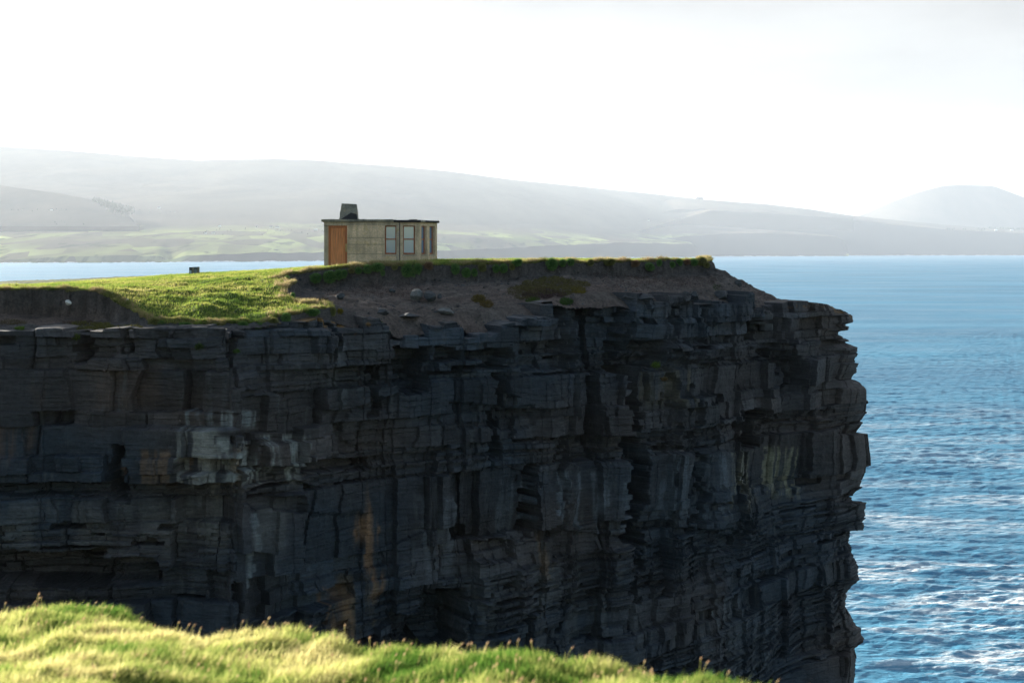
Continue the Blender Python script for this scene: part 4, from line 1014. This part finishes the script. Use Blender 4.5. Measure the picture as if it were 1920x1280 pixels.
coast = far_sheet('far_coast', (-800, 1314), [
    ([(-800, 494), (0, 493), (290, 492), (420, 490), (600, 489), (830, 487), (1000, 485), (1180, 483), (1314, 481.5)], shoreD),
    (wob([(-800, 488), (0, 489), (60, 484), (200, 479), (300, 480), (318, 488), (345, 480), (470, 474), (600, 473), (640, 470), (830, 470), (930, 466), (1010, 462), (1180, 455), (1260, 456), (1300, 458), (1310, 466), (1314, 479)], 2.0, 11), dplus(shoreD, 45)),
    ([(-800, 455), (0, 456), (300, 452), (600, 447), (830, 446), (1000, 446), (1180, 450), (1300, 456), (1314, 479)], dplus(shoreD, 800)),
    ([(-800, 425), (0, 428), (300, 424), (600, 424), (830, 426), (1000, 430), (1180, 440), (1300, 455), (1314, 479)], dplus(shoreD, 2200)),
    ([(-800, 395), (0, 398), (300, 396), (600, 400), (830, 408), (1000, 415), (1180, 428), (1290, 452), (1314, 479)], dplus(shoreD, 3800)),
], M['far'], [6, 24, 24, 24], 6, seed=1)
hill_d = [(-800, 7900), (0, 8080), (600, 9200), (830, 10200), (1000, 11600), (1180, 14200), (1340, 16400), (1600, 16900)]
hills = far_sheet('far_hills', (-800, 1600), [
    ([(-800, 425), (0, 428), (600, 424), (1000, 432), (1180, 438), (1334, 394), (1600, 410)], dplus(hill_d, -900)),
    ([(-800, 380), (0, 384), (600, 392), (1000, 405), (1200, 408), (1334, 389), (1600, 408.5)], dplus(hill_d, 500)),
    ([(-800, 320), (0, 335), (400, 345), (600, 350), (840, 362), (1000, 376), (1200, 386), (1334, 383), (1440, 389), (1600, 407)], [(-800, 10400), (0, 10580), (600, 11700), (1000, 14100), (1180, 16300), (1340, 17600), (1600, 17700)]),
    (sky_line, [(-800, 12600), (0, 12780), (600, 13900), (1000, 16300), (1180, 18300), (1340, 19000), (1600, 18500)]),
], M['far'], [10, 26, 26], 30, seed=2, shore=False)
spur = far_sheet('near_spur_hill', (-800, 262), [
    ([(-800, 420), (0, 424), (262, 424)], [(-800, 6300), (262, 7000)]),
    (wob([(-800, 300), (-200, 328), (0, 347), (30, 352), (100, 361), (160, 372), (210, 386), (235, 398), (262, 424)], .8, 15), [(-800, 10000), (262, 8000)]),
], M['moor'], [22], 8, seed=3, shore=False)
headB = far_sheet('middle_headland', (1180, 1592), [
    ([(1180, 480.5), (1592, 479.6)], [(1180, 12700), (1592, 13400)]),
    (wob([(1180, 452), (1330, 440), (1420, 437), (1480, 438), (1560, 443), (1580, 447), (1587, 458), (1592, 478)], 1.2, 17), [(1180, 12850), (1592, 13550)]),
    ([(1180, 416), (1340, 424), (1460, 432), (1560, 441), (1584, 449), (1592, 478)], [(1180, 14600), (1592, 15000)]),
], M['far'], [5, 18], 4, seed=4)
ridge = far_sheet('far_headland', (1120, 2700), [
    ([(1120, 479), (2700, 478.3)], [(1120, 15500), (1270, 15500), (2700, 17200)]),
    (wob([(1120, 425), (1200, 408), (1270, 392), (1320, 392), (1440, 399), (1600, 413), (1660, 420), (1770, 430), (1920, 437), (2300, 446), (2700, 450)], .8, 19), [(1120, 15750), (1270, 15750), (2700, 17400)]),
    ([(1120, 410), (1200, 388), (1260, 374), (1290, 371.7), (1310, 373.5), (1345, 376), (1440, 383.5), (1520, 393), (1600, 404.5), (1660, 411), (1770, 421), (1850, 427.5), (1920, 431), (2300, 440), (2700, 447)], [(1120, 17300), (1270, 17300), (2700, 18600)]),
], M['moor'], [8, 12], 0, seed=5)
mount = far_sheet('far_mountain', (1540, 2300), [
    ([(1540, 476), (2300, 476)], [(1540, 18700), (2300, 18700)]),
    ([(1540, 430), (1600, 408), (1625, 400), (1670, 379), (1720, 361), (1768, 348.5), (1800, 346.8), (1862, 348.5), (1915, 368), (1990, 400), (2080, 428), (2300, 450)], [(1540, 21500), (2300, 21500)]),
], M['moor'], [14], 10, seed=6)
# surf breaking along the far shore
sx_ = np.arange(-500, 1314, 1.5); sD = np.interp(sx_, [a for a, b in shoreD], [b for a, b in shoreD])-14
hgt = .5*np.clip(3.2+6*fbm(sx_*.06, sx_*0, 41, 3)+4*np.clip(fbm(sx_*.25, sx_*0, 42, 2), 0, 1), .4, 9)
ln = []
for dd_, hf in ((-9, 0.), (-3, .8), (2, 1.), (9, .5), (18, -.6)):
    D = sD+dd_; ln.append(np.stack([(sx_-960)/F*D, D, -.6+hgt*hf], -1))
V = np.array(ln); o = np_mesh('surf', V.reshape(-1, 3), [grid_faces(*V.shape[:2])], M['foam'], smooth=True); tag(o, kind='structure')
sx_ = np.arange(1314, 2100, 1.5); sD = np.interp(sx_, [1314, 1592, 1593, 2700], [12900, 13380, 15900, 17150])-30
hgt = .5*np.clip(2.5+8*fbm(sx_*.06, sx_*0, 43, 3)+6*np.clip(fbm(sx_*.25, sx_*0, 44, 2), 0, 1), .4, 14)
V = np.array([np.stack([(sx_-960)/F*(sD+dd_), sD+dd_, -.6+hgt*hf], -1) for dd_, hf in ((-9, 0.), (-3, .8), (2, 1.), (9, .5), (22, -.6))])
o = np_mesh('surf', V.reshape(-1, 3), [grid_faces(*V.shape[:2])], M['foam'], smooth=True); tag(o, kind='structure')

def on_far(sheets, x, y):
    best = None
    for V in sheets:
        q = V.reshape(-1, 3); d = (960+q[:, 0]/q[:, 1]*F-x)**2+((YH+(H-q[:, 2])*F/q[:, 1]-y)*2)**2+(q[:, 1]-4000)*.0008
        k = int(np.argmin(d))
        if best is None or d[k] < best[0]: best = (d[k], q[k])
    return best[1]
# white houses scattered over the far slope
houses = [(143, 420, 7, 'white house standing alone on the lower left field'), (100, 417, 12, 'long pale house beside trees left of the lone white house'), (80, 394, 6, 'left house of the village row under the spur hill'), (60, 393, 6, 'outermost house of the village row at the far left'), (96, 394, 5, 'right house of the village row under the spur hill'),
          (298, 390, 6, 'small white house highest on the slope above the bright field'), (318, 398, 7, 'white farmhouse at the left of the farm cluster'), (330, 396, 6, 'white house in the middle of the farm cluster'), (298, 401, 10, 'low pale barn left of the farm cluster'),
          (226, 389, 5, 'tiny white house at the foot of the dark wood'), (386, 436, 7, 'white cottage in the fields above the marker'), (399, 437, 8, 'pale cottage right beside the white one above the marker'), (412, 424, 6, 'small grey house in the middle of the far fields'),
          (508, 425, 8, 'white house with a tall gable left of the hut'), (519, 426, 10, 'long low house joined to the right of the tall gable'), (593, 431, 8, 'white gabled house closest to the left side of the hut'), (480, 425, 4, 'tiny white cottage left of the tall gabled house'),
          (1218, 413, 4, 'tiny white house on the upper right slope'), (1868, 431, 7, 'left white house beside trees on the far right headland'), (1896, 431, 7, 'right white house beside trees on the far right headland')]
for k, (x, y, w, lab) in enumerate(houses):
    p = on_far([coast, hills, spur] if x < 1300 else [ridge], x, y+1.5); D = p[1]; wd = w*D/F*.72; hh = 2.0*D/F*.8; dp_ = wd*.6
    e = empty('far_house', (p[0], p[1], p[2]-1)); tag(e, lab, 'house', 'white houses on the far shore')
    m_ = MB(); m_.box((-wd/2, -dp_/2, 0), (wd/2, dp_/2, hh+1)); m_.build('wall', M['white'], e)
    bm = bmesh.new()
    vs = [bm.verts.new(c_) for c_ in ((-wd*.54, -dp_*.58, hh+.9), (wd*.54, -dp_*.58, hh+.9), (wd*.54, dp_*.58, hh+.9), (-wd*.54, dp_*.58, hh+.9), (-wd*.54, 0, hh*1.75+1), (wd*.54, 0, hh*1.75+1))]
    for q in ((0, 1, 5, 4), (2, 3, 4, 5), (1, 2, 5), (3, 0, 4), (3, 2, 1, 0)): bm.faces.new([vs[i_] for i_ in q])
    me = bpy.data.meshes.new('roof'); bm.to_mesh(me); bm.free(); me.materials.append(M['slate'] if k % 3 else M['white']); link(bpy.data.objects.new('roof', me), e)
# cairn mound on the ridge
p = on_far([ridge], 1313, 374)
o = stone('cairn', M['moor'], (p[0], p[1], p[2]+4), 48, 40, 34, 31, 3); o.rotation_euler.z = 0; tag(o, 'small rounded stone mound on the crest of the far ridge', 'cairn')
# conifer wood on the spur and far hedgerow trees: distant masses
def wood(name, spots, sheets, hgt_, seed):
    r = np.random.default_rng(seed); V, Fc = [], []
    for x, y in spots:
        p = on_far(sheets, x, y); h_ = hgt_*r.uniform(.6, 1.25); w_ = h_*.33; k_ = len(V); nn_ = 6
        for zf, rf_ in ((0, .5), (.3, 1.), (.65, .6), (1., .05)):
            for a in range(nn_): V.append((p[0]+w_*rf_*math.cos(a*6.283/nn_)*r.uniform(.7, 1.3), p[1]+w_*rf_*math.sin(a*6.283/nn_), p[2]-2+h_*zf))
        for q in range(3):
            for a in range(nn_): Fc.append((k_+q*nn_+a, k_+q*nn_+(a+1) % nn_, k_+(q+1)*nn_+(a+1) % nn_, k_+(q+1)*nn_+a))
    o = np_mesh(name, np.array(V), [np.array(Fc)], M['tree']); tag(o, kind='stuff')
r_ = np.random.default_rng(9)
sp = [(x, 372+(x-178)*.28+abs(r_.normal(0, 1))*7*(1-abs(x-215)/60)+2) for x in r_.uniform(176, 250, 420)]
wood('far_wood', sp, [spur, hills], 22, 3)
sp = [(x, 429+r_.normal(0, .8)) for x in r_.uniform(1855, 1925, 60)]+[(x, 431+r_.normal(0, .8)) for x in r_.uniform(1760, 1860, 16)]
wood('far_trees', sp, [ridge], 26, 4)
sp = [(x, 418+r_.normal(0, 3)) for x in r_.uniform(90, 160, 26)]+[(x, 398+r_.normal(0, 3)) for x in r_.uniform(240, 345, 30)]+[(x, 434+r_.normal(0, 3)) for x in r_.uniform(380, 620, 40)]+[(x, 394+r_.normal(0, 2)) for x in r_.uniform(20, 130, 40)]
wood('far_hedge_trees', sp, [coast, hills, spur], 8, 5)

# ------------------------------------------------------------------ FOREGROUND GRASS BANK
rimx = [(-9, 9.4), (-5, 8.6), (-3.3, 8.2), (-2.9, 8.1), (-2.3, 8.2), (-1.95, 7.6), (-1.7, 7.15), (-1.35, 7.25), (-1.1, 7.2), (-.8, 6.85), (-.45, 6.6), (-.14, 6.35), (.28, 6.2), (.64, 5.85), (1.0, 5.42), (1.5, 4.85), (3, 3.6), (8, 1.0)]
def rimY(X): return np.interp(X, [a for a, b in rimx], [b for a, b in rimx])
fgx = np.concatenate([np.linspace(-9, -3.6, 60), np.arange(-3.58, 1.7, .025), np.linspace(1.75, 7, 60)]); fgy = np.concatenate([np.linspace(-8, 3.5, 60), np.arange(3.52, 9.6, .025), np.linspace(9.8, 24, 40)])
def fg_z(X, Y):
    z = -1.762-.13*(Y-5.5)
    z = np.where(Y < 5.2, -1.723, z)
    z = z+.085*fbm(X*1.1+3, Y*1.1, 801, 3)+.085*np.abs(fbm(X*2.3, Y*2.3, 802, 2))
    d = Y-rimY(X)-.06*fbm(X*2.5, Y*0, 803, 2)
    return H+z-np.where(d > 0, 1.5*d*ss(d/.4), 0)
GXf, GYf = np.meshgrid(fgx, fgy); GZf = fg_z(GXf, GYf)
o = np_mesh('foreground_ground', np.stack([GXf, GYf, GZf], -1).reshape(-1, 3), [grid_faces(*GXf.shape)], M['turf'], smooth=True); tag(o, kind='structure')
def fg_grass(n, x0, x1, y0, y1, Lr, Wr, heads=False):
    X = rng.uniform(x0, x1, n*2); Y = rng.uniform(y0, y1, n*2)
    ok = (Y < rimY(X)+.35); X, Y = X[ok][:n], Y[ok][:n]; n = len(X)
    Z = fg_z(X, Y); b = np.stack([X, Y, Z-.01], -1)
    cl = fbm(X*2.1, Y*2.1, 811, 3); cl2 = fbm(X*7, Y*7, 812, 2)
    t = np.clip(.53+.95*cl+.6*cl2+rng.normal(0, .2, n), 0, 1)
    if heads: t = np.clip(.85+rng.normal(0, .1, n), 0, 1)
    c0 = pal(t, [(0, (.06, .13, .02)), (.3, (.17, .24, .05)), (.6, (.38, .39, .11)), (1, (.58, .50, .22))])
    c1 = pal(t, [(0, (.09, .20, .03)), (.3, (.30, .35, .09)), (.6, (.52, .55, .17)), (1, (.68, .62, .28))])
    if heads: c1 = pal(rng.random(n), [(0, (.50, .30, .19)), (1, (.66, .50, .31))])
    L = rng.uniform(*Lr, n)*(1+.35*np.clip(cl2, -1, 1)); W = rng.uniform(*Wr, n)
    lean = np.stack([np.full(n, .42), np.full(n, -.05), np.zeros(n)], -1)+rng.normal(0, .36, (n, 3))*[1, 1, 0]+np.stack([.5*fbm(X*1.7, Y*1.7, 813, 2), .5*fbm(X*1.7, Y*1.7, 814, 2), 0*X], -1)
    return b, L, W, lean, c0, c1
parts_ = [fg_grass(220000, -3.5, 1.6, 4.3, 8.6, (.032, .066), (.0024, .0045)), fg_grass(30000, -8, 5, 2.5, 9.3, (.04, .09), (.003, .006))]
b, L, W, lean, c0, c1 = [np.concatenate(z_) for z_ in zip(*parts_)]
o = blades_mesh('foreground_grass', b, L, W, lean, c0, c1, M['fblades']); tag(o, kind='stuff')
# flowering stalks with brownish seed heads
b, L, W, lean, c0, c1 = fg_grass(750, -3.5, 1.6, 4.3, 8.7, (.055, .10), (.0014, .002), True)
lean *= .6; n = len(b); d = np.array([0, 0, 1.])+lean; d /= np.linalg.norm(d, axis=1, keepdims=True)
top = b+d*L[:, None]; hl_ = rng.uniform(.014, .026, n); tip = top+(d+[.25, 0, -.1])*hl_[:, None]
Vv, Qq, Cc = [], [], []
for ang in (0., 1.57):
    s = np.stack([np.full(n, math.cos(ang)), np.full(n, math.sin(ang)), np.zeros(n)], -1)
    w = W[:, None]*.5; hw = rng.uniform(.0028, .0042, n)[:, None]
    Vv.append(np.stack([b-s*w, b+s*w, top+s*w, top-s*w, (top+tip)/2+s*hw, (top+tip)/2-s*hw, tip], 1))
    Cc.append(np.stack([c0, c0, c0, c0, c1, c1, c1*1.1], 1))
Vv, Cc = np.concatenate(Vv), np.concatenate(Cc); i = np.arange(len(Vv))[:, None]*7
o = np_mesh('seed_heads', Vv.reshape(-1, 3), [np.concatenate([np.concatenate([i, i+1, i+2, i+3], 1), np.concatenate([i+3, i+2, i+4, i+5], 1)]), np.concatenate([i+5, i+4, i+6], 1)], M['blades'], colors=Cc.reshape(-1, 3)); tag(o, kind='stuff')

# ------------------------------------------------------------------ HAZE
hz = bpy.data.materials.new('haze'); hz.use_nodes = True; nt = hz.node_tree; nt.nodes.clear()
out = nt.nodes.new('ShaderNodeOutputMaterial'); pv = nt.nodes.new('ShaderNodeVolumePrincipled')
pv.inputs['Color'].default_value = (.80, .88, 1.0, 1); pv.inputs['Density'].default_value = 2.6e-5; pv.inputs['Anisotropy'].default_value = .32
nt.links.new(pv.outputs[0], out.inputs['Volume'])
mb = MB(); mb.box((-24000, -60, -9.5), (24000, 36000, 1400))
o = mb.build('haze', hz); tag(o, kind='stuff'); o.display_type = 'WIRE'

# ------------------------------------------------------------------ LIGHT, SKY, CAMERA
w = bpy.data.worlds.new('World'); scn.world = w; w.use_nodes = True; nt = w.node_tree; nt.nodes.clear()
wo = nt.nodes.new('ShaderNodeOutputWorld'); bg = nt.nodes.new('ShaderNodeBackground'); sk = nt.nodes.new('ShaderNodeTexSky')
sk.sky_type = 'NISHITA'; sk.sun_disc = False; sk.sun_elevation = SUN_EL; sk.sun_rotation = SUN_AZ; sk.altitude = 50; sk.air_density = 1.0; sk.dust_density = 1.6; sk.ozone_density = 1.2
# thin bright cloud over the blue
tc = nt.nodes.new('ShaderNodeTexCoord'); mp = nt.nodes.new('ShaderNodeMapping'); mp.inputs['Scale'].default_value = (1.2, 1.2, 5)
nz = nt.nodes.new('ShaderNodeTexNoise'); nz.inputs['Scale'].default_value = 2.0; nz.inputs['Detail'].default_value = 6; nz.inputs['Roughness'].default_value = .6; nz.inputs['Distortion'].default_value = .4
cr = nt.nodes.new('ShaderNodeValToRGB'); cr.color_ramp.elements[0].position = .32; cr.color_ramp.elements[1].position = .62
cr.color_ramp.elements[0].color = (.90, .90, .90, 1); cr.color_ramp.elements[1].color = (1., 1., 1., 1)
mx = nt.nodes.new('ShaderNodeMix'); mx.data_type = 'RGBA'; mx.inputs[7].default_value = (2.95, 3.0, 3.1, 1)
nt.links.new(tc.outputs['Generated'], mp.inputs['Vector']); nt.links.new(mp.outputs[0], nz.inputs['Vector']); nt.links.new(nz.outputs['Fac'], cr.inputs['Fac'])
dt = nt.nodes.new('ShaderNodeVectorMath'); dt.operation = 'DOT_PRODUCT'; dt.inputs[1].default_value = (-.1, .98, .15)   # the cloud bank stands over the bay; the sky behind is clear
cz = nt.nodes.new('ShaderNodeMapRange'); cz.inputs['From Min'].default_value = .2; cz.inputs['From Max'].default_value = .8
ml = nt.nodes.new('ShaderNodeMath'); ml.operation = 'MULTIPLY'
nt.links.new(tc.outputs['Generated'], dt.inputs[0]); nt.links.new(dt.outputs['Value'], cz.inputs['Value'])
nt.links.new(cr.outputs['Color'], ml.inputs[0]); nt.links.new(cz.outputs[0], ml.inputs[1]); nt.links.new(ml.outputs[0], mx.inputs[0]); nt.links.new(sk.outputs[0], mx.inputs[6]); nt.links.new(mx.outputs[2], bg.inputs['Color'])
nz2 = nt.nodes.new('ShaderNodeTexNoise'); nz2.inputs['Scale'].default_value = 2.6; nz2.inputs['Detail'].default_value = 5; nz2.inputs['Roughness'].default_value = .55
mp2 = nt.nodes.new('ShaderNodeMapping'); mp2.inputs['Scale'].default_value = (1.6, 1.6, 6.5); mp2.inputs['Rotation'].default_value = (0, .12, 0); nt.links.new(tc.outputs['Generated'], mp2.inputs['Vector']); nt.links.new(mp2.outputs[0], nz2.inputs['Vector'])
mr2 = nt.nodes.new('ShaderNodeMapRange'); mr2.inputs['From Min'].default_value = .35; mr2.inputs['From Max'].default_value = .62; mr2.inputs['To Min'].default_value = 2.1; mr2.inputs['To Max'].default_value = 2.6
nt.links.new(nz2.outputs['Fac'], mr2.inputs['Value']); nt.links.new(mr2.outputs[0], mx.inputs[7])
bg.inputs['Strength'].default_value = .07; nt.links.new(bg.outputs[0], wo.inputs['Surface'])

sd_ = bpy.data.lights.new('sun', 'SUN'); sd_.energy = 5.0; sd_.angle = R(.6); sd_.color = (1, .93, .80)
so_ = link(bpy.data.objects.new('sun', sd_)); so_.location = (-40, 60, 90)
so_.rotation_euler = Vector((-SUN_DIR[0], -SUN_DIR[1], -SUN_DIR[2])).to_track_quat('-Z', 'Y').to_euler()

cam = bpy.data.cameras.new('camera'); co = link(bpy.data.objects.new('camera', cam)); co.location = (0, 0, H); co.rotation_euler = (R(90), 0, 0)
cam.sensor_width = 36; cam.lens = F/1920*36; cam.shift_y = -(640-YH)/1920; cam.clip_start = .1; cam.clip_end = 80000
cam.dof.use_dof = True; cam.dof.focus_distance = 70; cam.dof.aperture_fstop = 3.4
scn.camera = co
scn.render.engine = 'CYCLES'
scn.cycles.max_bounces = 8; scn.cycles.volume_bounces = 1; scn.cycles.transparent_max_bounces = 12
scn.cycles.use_denoising = True
scn.view_settings.view_transform = 'Standard'; scn.view_settings.look = 'None'; scn.view_settings.exposure = 1.88; scn.view_settings.gamma = 1
